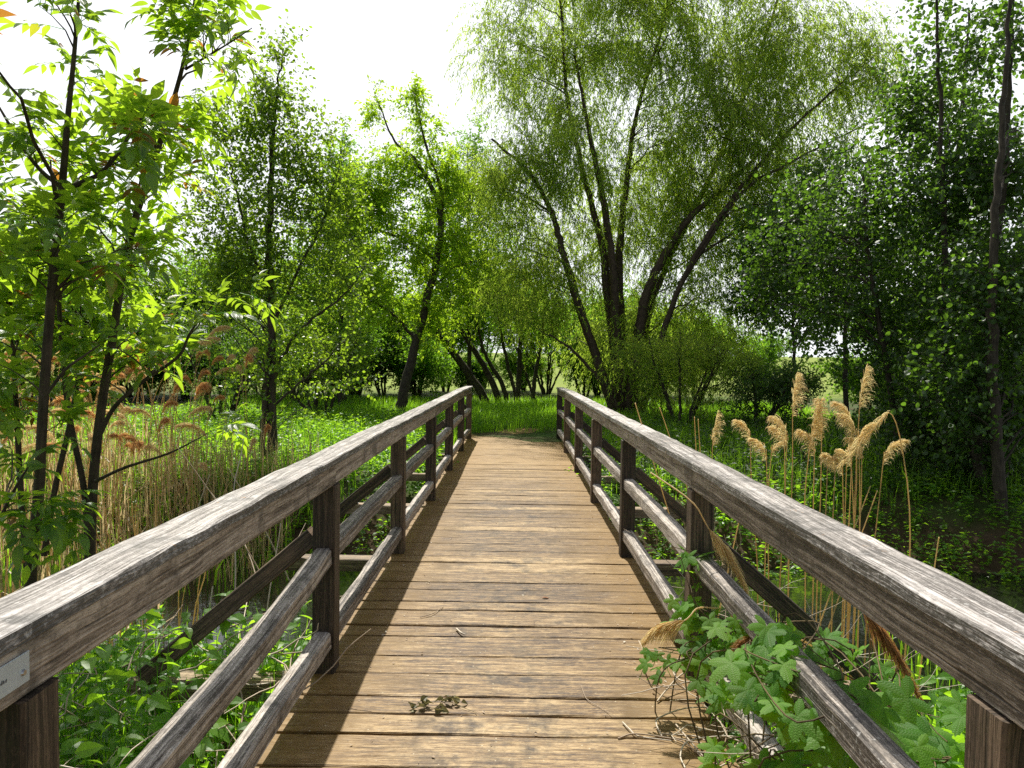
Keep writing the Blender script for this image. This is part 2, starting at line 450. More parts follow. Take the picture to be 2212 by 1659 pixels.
L_REED = leafmat("dry_reed", ((0.40, 0.28, 0.12), (0.55, 0.41, 0.20), (0.66, 0.52, 0.29)), (0.85, 0.65, 0.33), 0.45, 0.5)
L_PLUME = leafmat("reed_plume", ((0.52, 0.34, 0.13), (0.70, 0.50, 0.24), (0.82, 0.66, 0.40)), (1.0, 0.74, 0.36), 0.5, 0.6, 0.2)
L_ORANGE = leafmat("orange_plume", ((0.40, 0.20, 0.07), (0.55, 0.31, 0.12), (0.66, 0.42, 0.20)), (0.95, 0.52, 0.18), 0.5, 0.6, 0.2)
L_RUST = leafmat("rusty_plume", ((0.22, 0.105, 0.035), (0.34, 0.18, 0.065), (0.44, 0.27, 0.12)), (0.50, 0.24, 0.08), 0.4, 0.6, 0.2)
L_STRAW = leafmat("dead_stem", ((0.30, 0.20, 0.12), (0.48, 0.37, 0.25), (0.68, 0.60, 0.47)), (0.3, 0.2, 0.1), 0.1, 0.55)

def barkmat(name, a, b):
    m = NT(name)
    u, v, _ = m.sep(m.uv())
    g = m.noise(m.comb(m.math('MULTIPLY', u, 6.0), m.math('MULTIPLY', v, 45.0), m.tone()), 1.0, 5, 0.65)
    p = m.noise(m.pos(), 9.0, 4, 0.6)
    c = m.mix(m.map(m.math('ADD', m.math('MULTIPLY', g, 0.6), m.math('MULTIPLY', p, 0.4)), 0.36, 0.64), a, b)
    return m.done(m.bsdf(c, 0.8, 0.25, m.bump(g, 0.7, 0.01)))
B_DARK = barkmat("dark_bark", (0.026, 0.021, 0.015), (0.105, 0.086, 0.062))
B_WIL = barkmat("willow_bark", (0.034, 0.024, 0.016), (0.135, 0.098, 0.064))
B_ASH = barkmat("ash_bark", (0.026, 0.020, 0.013), (0.10, 0.074, 0.048))
B_VINE = barkmat("vine_stem", (0.05, 0.035, 0.018), (0.16, 0.12, 0.05))

# ------------------------------------------------------------------ ground, water, path
def fall(a, b, t):
    t = np.clip((t - a) / (b - a), 0, 1); return t * t * (3 - 2 * t)
def zg(x, y):
    x = np.asarray(x, float); y = np.asarray(y, float)
    wob = 0.25 * np.sin(x * 0.9 + 0.7) + 0.15 * np.sin(x * 2.3)
    near = 1 - fall(3.2, 5.4, y + wob * 0.6 + 0.25 * np.tanh(x))
    far = fall(8.4, 10.6, y + wob + 0.04 * x)
    near_h = -0.42 + 0.1 * np.sin(x * 1.7 + y) * 0.5
    bank = -0.34 + 0.16 * fall(11, 15, y) + 0.05 * np.sin(x * 1.1) * np.sin(y * 0.9)
    z = -1.32 + near * (near_h + 1.32) + far * (bank + 1.32)
    z = z + 0.9 * fall(34, 120, y) * 0 + 0.03 * np.sin(x * 3.1) * np.sin(y * 2.7)
    return z
def axis(lo, hi, fine, flo, fhi, grow):
    a = list(np.arange(flo, fhi + 1e-6, fine))
    s = fine
    while a[-1] < hi: s *= grow; a.append(a[-1] + s)
    s = fine
    while a[0] > lo: s *= grow; a.insert(0, a[0] - s)
    return np.array(a)
gx, gy = axis(-900, 900, 0.25, -14, 14, 1.22), axis(-12, 1600, 0.22, 0, 18, 1.16)
X, Y = np.meshgrid(gx, gy)
Zz = zg(X, Y)
mb = MB()
nx, ny = len(gx), len(gy)
ii = (np.arange(ny - 1)[:, None] * nx + np.arange(nx - 1)[None]).ravel()
mb.add(np.stack([X, Y, Zz], -1).reshape(-1, 3), np.stack([ii, ii + 1, ii + nx + 1, ii + nx], 1))
m = NT("ground_soil")
P = m.pos(); px, py, pz = m.sep(P)
n1, n2, n3 = m.noise(P, 0.9, 5), m.noise(P, 9.0, 5, 0.65), m.noise(P, 60.0, 3)
soil = m.mix(n2, (0.035, 0.022, 0.012), (0.11, 0.075, 0.045))
green = m.mix(n2, (0.025, 0.055, 0.012), (0.07, 0.13, 0.025))
c = m.mix(m.math('MULTIPLY', m.map(m.math('ADD', n1, m.math('MULTIPLY', n3, 0.3)), 0.5, 0.75), m.map(pz, -0.75, -0.4)), soil, green)
fieldc = m.mix(m.noise(m.comb(m.math('MULTIPLY', px, 0.02), m.math('MULTIPLY', py, 0.12), 0.0), 1.0, 4), (0.13, 0.21, 0.03), (0.24, 0.26, 0.06))
c = m.mix(m.map(m.math('ADD', py, m.math('MULTIPLY', n1, 6.0)), 31.0, 38.0), c, fieldc)
G = mb.build("ground", m.done(m.bsdf(c, 0.9, 0.1, m.bump(n2, 0.6, 0.05))), smooth=True)
tag(G, "earth banks running out to flat green fields", kind='structure')

mb = MB()
mb.add([(-60, 3.0, -1.04), (60, 3.0, -1.04), (60, 11.5, -1.04), (-60, 11.5, -1.04)], np.array([(0, 1, 2, 3)]))
m = NT("stream_water")
wv = m.noise(m.pos(), 5.0, 3)
tag(mb.build("water", m.done(m.bsdf((0.010, 0.012, 0.007), 0.06, 0.5, m.bump(wv, 0.12, 0.03)))), "dark still stream under the bridge", kind='structure')

# trodden straw-coloured patch of path where the bridge ends
mb = MB()
th = np.linspace(0, 2 * math.pi, 28, endpoint=False)
rr = 1 + 0.12 * np.sin(th * 3 + 1) + 0.07 * np.sin(th * 7)
pts = np.stack([0.05 + 0.45 * rr * np.cos(th), 16.3 + 0.5 * rr * np.sin(th)], 1)
pts = np.vstack([pts, [(0.05, 16.45)]])
mb.add(np.column_stack([pts, zg(pts[:, 0], pts[:, 1]) + np.r_[np.full(28, 0.004), 0.012]]), np.array([(i, (i + 1) % 28, 28) for i in range(28)]))
m = NT("trodden_path"); n2 = m.noise(m.pos(), 14.0, 5, 0.7)
tag(mb.build("path", m.done(m.bsdf(m.mix(n2, (0.12, 0.085, 0.03), (0.36, 0.26, 0.10)), 0.9, 0.1)), smooth=True), "trodden straw coloured path at the far bridge end", kind='structure')

# ------------------------------------------------------------------ the footbridge
PY = [-0.93 + 2.24 * i for i in range(8)]            # post rows
DY = np.array([-3.0, -0.93, 1.31, 3.55, 5.79, 8.03, 10.27, 12.51, 14.75, 17.0])
DZ = np.array([0.03, 0.045, 0.026, 0.0, -0.027, -0.065, -0.093, -0.125, -0.178, -0.24])
def dz(y): return np.interp(y, DY, DZ)
bridge = thing("footbridge", "weathered wooden footbridge with railings on both sides crossing the stream", "footbridge", (0, 0, 0))
R = np.random.default_rng(11)
mb = MB()
y = -2.2
seq = [.17, .17, .24, .22, .27, .17, .25, .16, .25, .17, .25, .25]
i = 0
while y < 15.75:
    w = seq[i % 12] if y < 7 else R.choice([.15, .17, .2, .24])
    g = R.uniform(0.014, 0.024)
    yc = y + w / 2
    e0, e1 = -0.945 - R.uniform(0, .02), (0.868 + R.uniform(0, .022) if yc < 3.9 else 0.94 + R.uniform(0, .02))
    zc = dz(yc) - 0.025 + R.normal(0, 0.0018)
    p0, p1 = np.array([e0, yc + R.normal(0, .002), zc]), np.array([e1, yc + R.normal(0, .002), zc + R.normal(0, .002)])
    n = 12
    path = p0 + (p1 - p0) * np.linspace(0, 1, n)[:, None]
    extrude(mb, path, rect(w - g, 0.05, 0.005), (0, 0, 1), 0.0011, R.random(), r=R)
    y += w; i += 1
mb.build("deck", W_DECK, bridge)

POST_X, POST_W = 0.903, 0.108
TOP = 1.05
def rail_z(y): return dz(y)
for s in (-1, 1):
    # hand rail: beam on the post tops and a cap board on the beam, in three lengths
    joints_beam = [-1.1, 3.55, 8.03, 12.51, 14.86]
    joints_cap = [-1.15, 5.05 - 0.1 * s, 8.62 + 0.1 * s, 12.2, 14.90]
    for a, b in zip(joints_beam[:-1], joints_beam[1:]):
        yy = np.linspace(a + 0.002, b - 0.002, max(4, int((b - a) / 0.22)))
        mb = MB()
        extrude(mb, np.column_stack([np.full(len(yy), s * 0.903), yy, rail_z(yy) + TOP - 0.033 - 0.052]), rect(0.092, 0.103, 0.005), (0, 0, 1), 0.0013, R.random(), r=R)
        bm = mb.build("handrail", W_RAIL, bridge)
    for a, b in zip(joints_cap[:-1], joints_cap[1:]):
        yy = np.linspace(a + 0.003, b - 0.003, max(4, int((b - a) / 0.16)))
        xx = s * (0.911 + 0.004 * np.sin(yy * 1.7)) + R.normal(0, 0.0012, len(yy))
        zz = rail_z(yy) + TOP - 0.016 + R.normal(0, 0.001, len(yy)) + R.normal(0, .0015)
        mb = MB()
        hw = 0.0735
        sec = np.array([(-hw + .003, -.018), (hw - .003, -.018), (hw, -.014), (hw - .003, .012), (hw - .008, .017), (-hw + .008, .017), (-hw + .003, .012), (-hw, -.014)])
        extrude(mb, np.column_stack([xx, yy, zz]), sec, (0, 0, 1), 0.0011, R.random(), r=R)
        mb.build("rail_cap", W_CAP, bridge)
    for k, yp in enumerate(PY):
        mb = MB()
        top = rail_z(yp) + TOP - 0.033 - 0.104
        beam(mb, (s * POST_X, yp, dz(yp) - 0.34), (s * POST_X + R.normal(0, .003), yp + R.normal(0, .004), top - 0.002), POST_W, POST_W, 0.006, 0.0008, 0.2, (0, 1, 0), R.random())
        mb.build("post", W_POST, bridge)
        # strut outside, from the cross beam up to the post
        mb = MB()
        beam(mb, (s * 1.80, yp + .02, dz(yp) - 0.055), (s * (POST_X + POST_W / 2 + .005), yp + .02, dz(yp) + 0.66), 0.075, 0.085, 0.005, 0.001, 0.2, (0, 0, 1), R.random())
        mb.build("strut", W_POST, bridge)
        # plated beam end
        mb = MB()
        beam(mb, (s * 1.70, yp + .065, dz(yp) - .058), (s * 1.83, yp + .065, dz(yp) - .058), 0.05, 0.006, 0.001, 0, 1.0)
        mb.build("end_plate", plain("zinc_plate", (0.55, 0.57, 0.60), 0.4, 0.6), bridge) if k == 0 and s == -1 else None
        if not (k == 0 and s == -1): mb.build("end_plate", bpy.data.materials["zinc_plate"], bridge)
    for k in range(7):
        a, b = PY[k] + POST_W / 2 + 0.004, PY[k + 1] - POST_W / 2 - 0.004
        za, zb = dz(PY[k]), dz(PY[k + 1])
        for nm, zc, hh, ww, mat in (("mid_rail", 0.575, 0.090, 0.080, W_GREY), ("low_rail", 0.168, 0.090, 0.080, W_GREY)):
            mb = MB()
            j = R.normal(0, .004)
            ta, tb = (-.10, -.03) if (nm == 'mid_rail' and k == 1 and s == -1) else (0, 0)
            beam(mb, (s * 0.902, a, za + zc + j + ta), (s * 0.902, b, zb + zc + j + R.normal(0, .003)), ww, hh, 0.012, 0.0016, 0.15, (0, 0, 1), R.random(), R.normal(0, .004) + tb)
            mb.build(nm, mat, bridge)
for yp in PY:
    mb = MB()
    beam(mb, (-1.87, yp + .06, dz(yp) - 0.115), (1.87, yp + .06, dz(yp) - 0.115), 0.13, 0.10, 0.006, 0.0012, 0.25, (0, 0, 1), R.random())
    mb.build("cross_beam", W_BEAM, bridge)
for xs in (-0.62, 0.0, 0.62):
    mb = MB()
    for a, b in zip(PY[:-1], PY[1:]):
        beam(mb, (xs, a, dz(a) - 0.26), (xs, b, dz(b) - 0.26), 0.16, 0.18, 0.008, 0.001, 0.4, (0, 0, 1), R.random())
    mb.build("girder", W_POST, bridge)

# small metal plate with one line of lettering on the rail
plate = thing("name_plate", "small pale metal plate screwed to the rail beam, one line of lettering", "sign", (-0.8535, 1.2, dz(1.2) + 0.968))
mb = MB()
extrude(mb, [(0.0005, -.16, 0), (0.0005, .085, 0)], rect(0.003, 0.054, 0.001), (0, 0, 1))
mb.build("plate", plain("brushed_plate", (0.50, 0.56, 0.60), 0.45, 0.3), plate)
mb = MB()
yy = -0.09
while yy < 0.028:                                    # the letters are too blurred to read: strokes of letter size
    w = R.uniform(.0025, .005)
    for q in range(2):
        h = R.uniform(.004, .008)
        mb.add([(0.0025, yy + q * w * .6, -.004), (0.0025, yy + q * w * .6 + .0011, -.004), (0.0025, yy + q * w * .6 + .0011, -.004 + h), (0.0025, yy + q * w * .6, -.004 + h)], np.array([(0, 1, 2, 3)]))
    mb.add([(0.0026, yy, -.001), (0.0026, yy + w, -.001), (0.0026, yy + w, .0002), (0.0026, yy, .0002)], np.array([(0, 1, 2, 3)]))
    yy += w + .0016
mb.build("lettering", plain("ink", (0.04, 0.045, 0.07), 0.5), plate)
mb = MB()
an = np.linspace(0, 2 * math.pi, 12, endpoint=False)
for q, (rad, xo) in enumerate(((.0062, .002), (.0045, .0055))):
    mb.add(np.stack([np.full(12, xo), .068 + rad * np.cos(an), -.006 + rad * np.sin(an)], 1), np.arange(12)[None])
mb.add(np.concatenate([np.stack([np.full(12, xo), .068 + rad * np.cos(an), -.006 + rad * np.sin(an)], 1) for rad, xo in ((.0062, .002), (.0045, .0055))]),
       np.array([(k, (k + 1) % 12, 12 + (k + 1) % 12, 12 + k) for k in range(12)]))
mb.build("screw", plain("screw_steel", (0.45, 0.45, 0.47), 0.25, 0.9), plate)

# ------------------------------------------------------------------ trees
class Skel:
    def __init__(s): s.P, s.T, s.R = [], [], []
    def add(s, P, Rd):
        T = unit(np.gradient(P, axis=1))
        s.P.append(P.reshape(-1, 3)); s.T.append(T.reshape(-1, 3)); s.R.append(Rd.reshape(-1))
    def arr(s): return np.concatenate(s.P), np.concatenate(s.T), np.concatenate(s.R)

def lobe_points(r, lobes, n, power=0.5):
    w = np.array([l[2] if len(l) > 2 else 1.0 for l in lobes]) * np.array([np.prod(l[1]) ** 0.7 for l in lobes])
    idx = r.choice(len(lobes), n, p=w / w.sum())
    C = np.array([l[0] for l in lobes])[idx]; S = np.array([l[1] for l in lobes])[idx]
    return C + rnd_unit(r, n) * (r.random((n, 1)) ** power) * S
def attach(r, sk, targets, nseg, rise, rscale, lift=0.1, rmin=0.004, wob=0.03):
    S, T, Rr = sk.arr()
    out = []
    for c in range(0, len(targets), 200):
        t = targets[c:c + 200]
        d = t[:, None] - S[None]
        dist = np.linalg.norm(d, axis=2); dh = np.linalg.norm(d[..., :2], axis=2)
        cost = dist + 1.6 * np.maximum(0, S[None, :, 2] + rise * dh - t[:, None, 2]) + r.random(dist.shape) * 0.25 * dist
        out.append(np.argmin(cost, 1))
    i = np.concatenate(out)
    s, tan, rad = S[i], T[i], Rr[i]
    d = targets - s; L = np.linalg.norm(d, axis=1, keepdims=True)
    mid = s + d * 0.45 + tan * L * 0.16 + np.array([0, 0, 1]) * L * lift
    u = np.linspace(0, 1, nseg + 1)[None, :, None]
    P = (1 - u) ** 2 * s[:, None] + 2 * u * (1 - u) * mid[:, None] + u ** 2 * targets[:, None]
    P = P + r.normal(0, 1, P.shape) * (wob * L[:, None] * np.sin(u * math.pi))
    r0 = np.minimum(rad * 0.65, rmin + rscale * L[:, 0])
    Rd = r0[:, None] * (1 - u[0, :, 0][None] * 0.8) + 0
    return P, np.maximum(Rd, rmin * 0.5)
def along(r, P, k, t0=0.15, t1=1.0):
    """k points on each polyline: position and tangent"""
    N, S, _ = P.shape
    t = t0 + (t1 - t0) * (np.arange(k)[None] + r.random((N, k))) / k
    f = t * (S - 1); i = np.minimum(f.astype(int), S - 2); f = (f - i)[..., None]
    a = np.take_along_axis(P, i[..., None].repeat(3, 2), 1); b = np.take_along_axis(P, (i + 1)[..., None].repeat(3, 2), 1)
    return (a + (b - a) * f).reshape(-1, 3), unit(b - a).reshape(-1, 3), t.reshape(-1)
def sprout(r, pos, tan, length, nseg, angle, droop, up=0.0, wob=0.12):
    n = len(pos)
    perp = unit(np.cross(tan, rnd_unit(r, n)))
    d = unit(tan * math.cos(angle) + perp * math.sin(angle) + np.array([0, 0, up]))
    length = np.broadcast_to(length, (n,))[:, None]
    P = [pos]
    for k in range(nseg):
        d = unit(d + r.normal(0, wob, (n, 3)) + np.array([0, 0, -droop]) * (k + 1) / nseg)
        P.append(P[-1] + d * length / nseg)
    return np.stack(P, 1)

def tree(name, label, cat, base, trunks, lobes, bark, leafm, seed, nA=30, nB=260, nC=5, twig=0.5, nL=10, leaf=(0.06, 0.5), tpl=DIAMOND,
         droop=0.15, up=0.25, rise=0.35, hang=0.3, group=None, power=0.5, sides=6, ra=0.012, spread=0.9, dens_tone=0.35, twr=0.0022, lift=0.1):
    r = np.random.default_rng(seed)
    root = thing(name, label, cat, base, group)
    sk = Skel(); wm = MB()
    for pts, rad in trunks:
        P, Rd = smooth_path(pts, 6 * len(pts), rad)
        P = P + np.concatenate([np.zeros((1, 3)), r.normal(0, 0.012, (len(P) - 1, 3))])
        tubes(wm, P[None], Rd[None], 9, r.random())
        sk.add(P[None], Rd[None])
    A, RA = attach(r, sk, lobe_points(r, lobes, nA, 0.6), 7, rise, ra, lift)
    tubes(wm, A, RA, sides); sk.add(A, RA)
    B, RB = attach(r, sk, lobe_points(r, lobes, nB, power), 6, rise, ra * 0.6, lift, 0.003, 0.04)
    tubes(wm, B, RB, 4)
    pc, tc_, tt = along(r, B, nC, 0.25, 1.02)
    tone_c = np.repeat(r.random(len(B)), nC)
    Cp = sprout(r, pc, tc_, twig * r.uniform(0.5, 1.25, len(pc)), 4, spread, droop, up)
    tubes(wm, Cp, np.linspace(twr, twr * 0.4, 5)[None].repeat(len(Cp), 0), 3)
    pl, tl, _ = along(r, Cp, nL, 0.08, 1.0)
    n = len(pl)
    lm = MB()
    side = unit(np.cross(tl, rnd_unit(r, n)))
    yd = unit(tl * 0.5 + side * 0.8 + np.array([0, 0, -hang]))
    zd = unit(rnd_unit(r, n) * 0.85 + np.array([0, 0, 0.75]))
    tone = np.clip(dens_tone * np.repeat(tone_c, nL) + (1 - dens_tone) * r.random(n), 0, 1)
    place(lm, tpl, pl, yd, zd, leaf[0] * r.uniform(0.6, 1.25, n), leaf[1], tone)
    wm.build("trunk", bark, root, base, True)
    lm.build("crown", leafm, root, base)
    return root

def lob(px, py, y, rx, rz, ry=None, w=1.0):
    c = at(px, py, y); k = y / F
    return (c, np.array([rx * k, ry if ry else 0.7 * (rx + rz) / 2 * k, rz * k]), w)
def trk(y, pts, rad):
    out = []
    for q in pts: out.append(at(q[0], q[1], q[2] if len(q) > 2 else y))
    return (np.array(out), rad)
def gbase(p):
    p = np.array(p, float); p[2] = float(zg(p[0], p[1])); return p

# --- the big willow beyond the bridge
Yw = 21.0
b = gbase(at(1348, 870, Yw))
tw = [trk(Yw, [(1335, 905), (1328, 760), (1312, 640), (1303, 540), (1288, 480), (1255, 350), (1225, 210), (1215, 60), (1200, -90)], [.17, .14, .12, .105, .09, .07, .05, .035, .02]),
      trk(Yw + .4, [(1352, 905), (1338, 640), (1340, 520), (1350, 430), (1365, 300), (1388, 200), (1430, 60), (1460, -90)], [.16, .125, .105, .09, .07, .05, .035, .02]),
      trk(Yw - .3, [(1345, 905), (1330, 700), (1322, 560), (1300, 420), (1282, 330), (1262, 230), (1240, 120)], [.16, .13, .11, .09, .07, .05, .03]),
      trk(Yw - .4, [(1360, 900), (1385, 690), (1405, 615), (1440, 545), (1490, 470), (1570, 400), (1640, 330)], [.19, .15, .13, .11, .09, .06, .03]),
      trk(Yw + .5, [(1370, 900), (1400, 680), (1425, 610), (1450, 550), (1530, 390), (1580, 275), (1640, 120), (1690, -30)], [.13, .105, .095, .085, .08, .07, .05, .025]),
      trk(Yw - .6, [(1330, 900), (1290, 775), (1260, 690), (1235, 610), (1212, 530), (1190, 455), (1140, 370), (1060, 300)], [.16, .13, .12, .11, .09, .07, .05, .03]),
      trk(Yw - 1, [(1385, 890), (1460, 640), (1560, 460), (1680, 310), (1790, 205), (1880, 130)], [.10, .075, .06, .045, .03, .012]),
      trk(Yw - 1, [(1480, 600), (1600, 420), (1720, 345), (1900, 255)], [.06, .045, .03, .012]),
      trk(Yw - 1.2, [(1335, 880), (1270, 790), (1215, 740), (1165, 715)], [.06, .045, .03, .012])]
lw = [lob(1125, 110, Yw, 130, 150), lob(1085, 390, Yw - .6, 120, 110, w=1.5), lob(1290, 110, Yw + .8, 170, 190), lob(1500, 110, Yw, 210, 200), lob(1710, 130, Yw, 180, 170),
      lob(1860, 130, Yw - 1.2, 130, 110, w=1.1), lob(1260, 500, Yw + .8, 170, 150, w=.8), lob(1470, 420, Yw + .8, 190, 190, w=1.3), lob(1640, 430, Yw, 160, 150, w=1.1), lob(1130, 600, Yw - .6, 140, 120, w=1.4), lob(1190, 330, Yw - 1, 130, 120, w=1.0), lob(1580, 250, Yw - 1, 170, 130, w=1.0),
      lob(1340, 720, Yw + .4, 180, 90, w=.7), lob(1520, 660, Yw, 160, 130, w=1.1), lob(1760, 330, Yw, 130, 100), lob(1450, 790, Yw - 2, 190, 80, w=1.0), lob(1400, -120, Yw, 380, 150),
      lob(1230, 290, Yw, 120, 110, w=.6)]
tree("willow_tree", "tall multi-stemmed willow with drooping fine leaves beyond the far bridge end", "willow", b, tw, lw, B_WIL, L_WIL, 21,
     nA=170, nB=1750, nC=8, twig=1.25, nL=15, leaf=(0.135, 0.20), droop=0.95, up=0.05, rise=0.25, hang=0.75, ra=0.011, spread=0.9, dens_tone=.5, twr=.0035)

# --- yellow-green leaning maple left of the bridge end
Ym = 20.0
b = gbase(at(862, 905, Ym))
tm = [trk(Ym, [(858, 915), (872, 850), (895, 750), (925, 640), (945, 550), (952, 470), (935, 410), (900, 350), (850, 300), (815, 215)], [.16, .14, .12, .105, .09, .08, .065, .05, .03, .015]),
      trk(Ym, [(950, 490), (955, 430), (945, 380), (925, 330), (905, 250), (890, 185)], [.06, .055, .045, .035, .025, .012]),
      trk(Ym, [(940, 560), (880, 520), (810, 500), (770, 520)], [.05, .04, .03, .015]),
      trk(Ym, [(900, 740), (850, 680), (790, 640), (740, 560)], [.05, .04, .03, .015])]
lm_ = [lob(890, 370, Ym, 90, 90, w=1.0), lob(800, 420, Ym, 80, 80, w=1.1), lob(970, 400, Ym, 60, 100), lob(892, 240, Ym, 24, 70, .5, w=1.3), lob(808, 240, Ym, 14, 60, .4, w=1.2), lob(945, 270, Ym, 16, 45, .4, w=.8),
       lob(900, 520, Ym, 110, 100, w=1.1), lob(1000, 560, Ym, 70, 90), lob(820, 620, Ym, 110, 90), lob(940, 680, Ym, 90, 70), lob(760, 480, Ym, 70, 90)]
tree("maple_tree", "yellow-green sunlit tree with a crooked dark trunk behind the railing", "tree", b, tm, lm_, B_DARK, L_YEL, 22,
     nA=60, nB=560, nC=5, twig=0.55, nL=10, leaf=(0.12, 0.45), droop=0.2, rise=0.5, ra=0.010, hang=0.35)

for k, (px_, yy_, lobes_, lab) in enumerate([
        (1010, 25.0, [(1010, 380, 70, 110, 1), (960, 480, 80, 110, 1), (1050, 480, 80, 110, 1), (1000, 580, 120, 90, 1), (1030, 300, 35, 60, .6)], "light green young tree growing behind the crooked maple, beside the willow"),
        (735, 22.0, [(735, 400, 60, 110, 1), (700, 500, 80, 90, 1), (770, 500, 70, 100, 1), (730, 600, 120, 80, 1), (745, 310, 25, 60, .6)], "light green young tree growing between the slim alder and the crooked maple")]):
    b = gbase(at(px_, 890, yy_))
    tree("young_tree", lab, "tree", b, [trk(yy_, [(px_, 905), (px_ + 4, 760), (px_ - 3, 600), (px_ + 2, 450), (px_, 320)], [.09, .075, .06, .04, .015])], [lob(q[0], q[1], yy_, q[2], q[3], None, q[4]) for q in lobes_], B_DARK, L_SHRUB, 90 + k,
         nA=40, nB=420, nC=5, twig=0.6, nL=9, leaf=(0.11, 0.45), droop=0.15, rise=0.5, hang=0.3)

# --- straight alder left
Ya = 12.0
b = gbase(at(586, 1000, Ya))
ta = [trk(Ya, [(588, 1010), (587, 900), (588, 780), (584, 640), (582, 520), (585, 400), (590, 280), (600, 180), (612, 105)], [.085, .078, .07, .062, .055, .045, .03, .018, .006]),
      trk(Ya - .1, [(568, 1000), (572, 860), (580, 760)], [.05, .045, .035]),
      trk(Ya, [(590, 700), (640, 590), (700, 470), (735, 350)], [.03, .024, .016, .006]), trk(Ya, [(588, 800), (660, 700), (740, 640), (800, 560)], [.028, .022, .014, .006]),
      trk(Ya, [(584, 640), (530, 500), (500, 360), (480, 260)], [.028, .02, .014, .006]), trk(Ya, [(586, 880), (680, 800), (760, 720)], [.022, .016, .006])]
la = [lob(590, 230, Ya, 70, 90, w=1.3), lob(545, 330, Ya, 100, 110, w=1.2), lob(660, 340, Ya, 75, 100), lob(500, 480, Ya, 120, 120, w=1.2), lob(640, 480, Ya, 120, 110, w=1.1), lob(720, 420, Ya, 60, 90),
      lob(570, 620, Ya, 150, 90), lob(720, 600, Ya, 90, 110), lob(470, 650, Ya, 90, 90), lob(610, 130, Ya, 22, 50, .35, 1.0), lob(640, 800, Ya, 170, 100, w=.45), lob(450, 260, Ya, 50, 80)]
tree("alder_tree", "slim straight alder with open round-leaved crown beside the left reed bed", "alder", b, ta, la, B_DARK, L_ALDER, 23,
     nA=90, nB=560, nC=5, twig=0.55, nL=8, leaf=(0.062, 0.72), tpl=ROUND, droop=0.05, up=0.35, rise=0.75, hang=0.15, ra=0.008)

# --- alders along the right bank, shade painted into their leaf colour
right = [(2043, 1120, 11.0, .085, [(2046, 900), (2040, 560), (2032, 250), (2020, -40)], "slender dark alder with straight trunk on the bank right of the reeds"),
         (1968, 1130, 11.8, .085, [(1950, 1000), (1925, 840), (1890, 640), (1872, 520), (1868, 380)], "leaning dark alder closest to the plumed reeds, trunk bending towards the willow"),
         (2120, 1120, 10.4, .10, [(2112, 900), (2150, 560), (2172, 300), (2185, 60), (2190, -100)], "thick-stemmed dark alder between two slimmer ones on the shaded right bank"),
         (2165, 1110, 9.6, .10, [(2150, 900), (2142, 640), (2152, 420), (2170, 200), (2182, -60)], "rightmost dark alder, stout trunk cut by the picture edge"),
         (1830, 900, 17.0, .08, [(1826, 760), (1830, 640), (1822, 480), (1815, 380)], "small distant alder standing in the gap between willow and right bank trees"),
         (2085, 1060, 14.0, .10, [(2080, 860), (2060, 560), (2075, 260), (2095, 20)], "dark alder set back behind the front row on the right bank"),
         (1720, 880, 19.0, .07, [(1716, 780), (1712, 640), (1722, 520)], "thin pale-leaved alder sapling standing beyond the right hand reeds")]
rl = {0: [(2020, 60, 70, 110, .6), (2010, 240, 120, 130, .9), (1990, 440, 150, 140, 1.1), (2030, 680, 140, 140, 1.0), (2010, 900, 130, 130, .9), (1940, 300, 90, 80, .6)],
      1: [(1880, 480, 140, 120, .9), (1780, 560, 150, 110, .9), (1860, 680, 160, 110, .9), (1780, 690, 110, 70, .5), (1920, 820, 120, 110, .8), (1950, 980, 110, 110, .8), (1720, 460, 100, 80, .7), (1660, 620, 90, 80, .6), (1850, 380, 70, 70, .5)],
      2: [(2130, 100, 70, 170, .5), (2130, 400, 120, 160, .9), (2120, 680, 140, 150, 1.0), (2110, 930, 150, 130, 1)],
      3: [(2190, 60, 60, 110, .5), (2190, 380, 90, 150, .7), (2160, 640, 150, 140, 1.0), (2180, 870, 150, 140, 1.2), (2080, 840, 120, 120, .9), (2150, 1010, 110, 70, .7)],
      4: [(1820, 420, 120, 110, 1), (1740, 560, 130, 110, .9), (1850, 600, 110, 110, .8), (1650, 520, 90, 90, .6)],
      5: [(2060, 280, 130, 150, 1), (2040, 560, 150, 140, 1), (1960, 520, 130, 130, .9), (2050, 800, 150, 130, .9), (1930, 700, 120, 120, .8)],
      6: [(1700, 540, 100, 110, 1), (1740, 660, 110, 100, .8), (1640, 640, 80, 80, .6)]}
for k, (bx, by, yy_, rad, tr, lab) in enumerate(right):
    b = gbase(at(bx, by, yy_))
    n = len(tr)
    tp = [(b - np.array([0, 0, .1]))] + [at(q[0], q[1], yy_) for q in tr]
    lobes = [lob(q[0], q[1], yy_ + (0.9 if i_ % 2 else 0.3), q[2], q[3], None, q[4]) for i_, q in enumerate(rl[k])]
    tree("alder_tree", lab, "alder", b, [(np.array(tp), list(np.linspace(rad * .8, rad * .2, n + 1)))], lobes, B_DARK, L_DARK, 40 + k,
         nA=50, nB=300 if k < 4 else 270, nC=5, twig=0.7, nL=8, leaf=(0.072 if k < 4 else 0.085, 0.8), tpl=ROUND, droop=0.1, up=0.2, rise=0.35, hang=0.3, ra=0.008, spread=1.0, group="alders on the right bank")

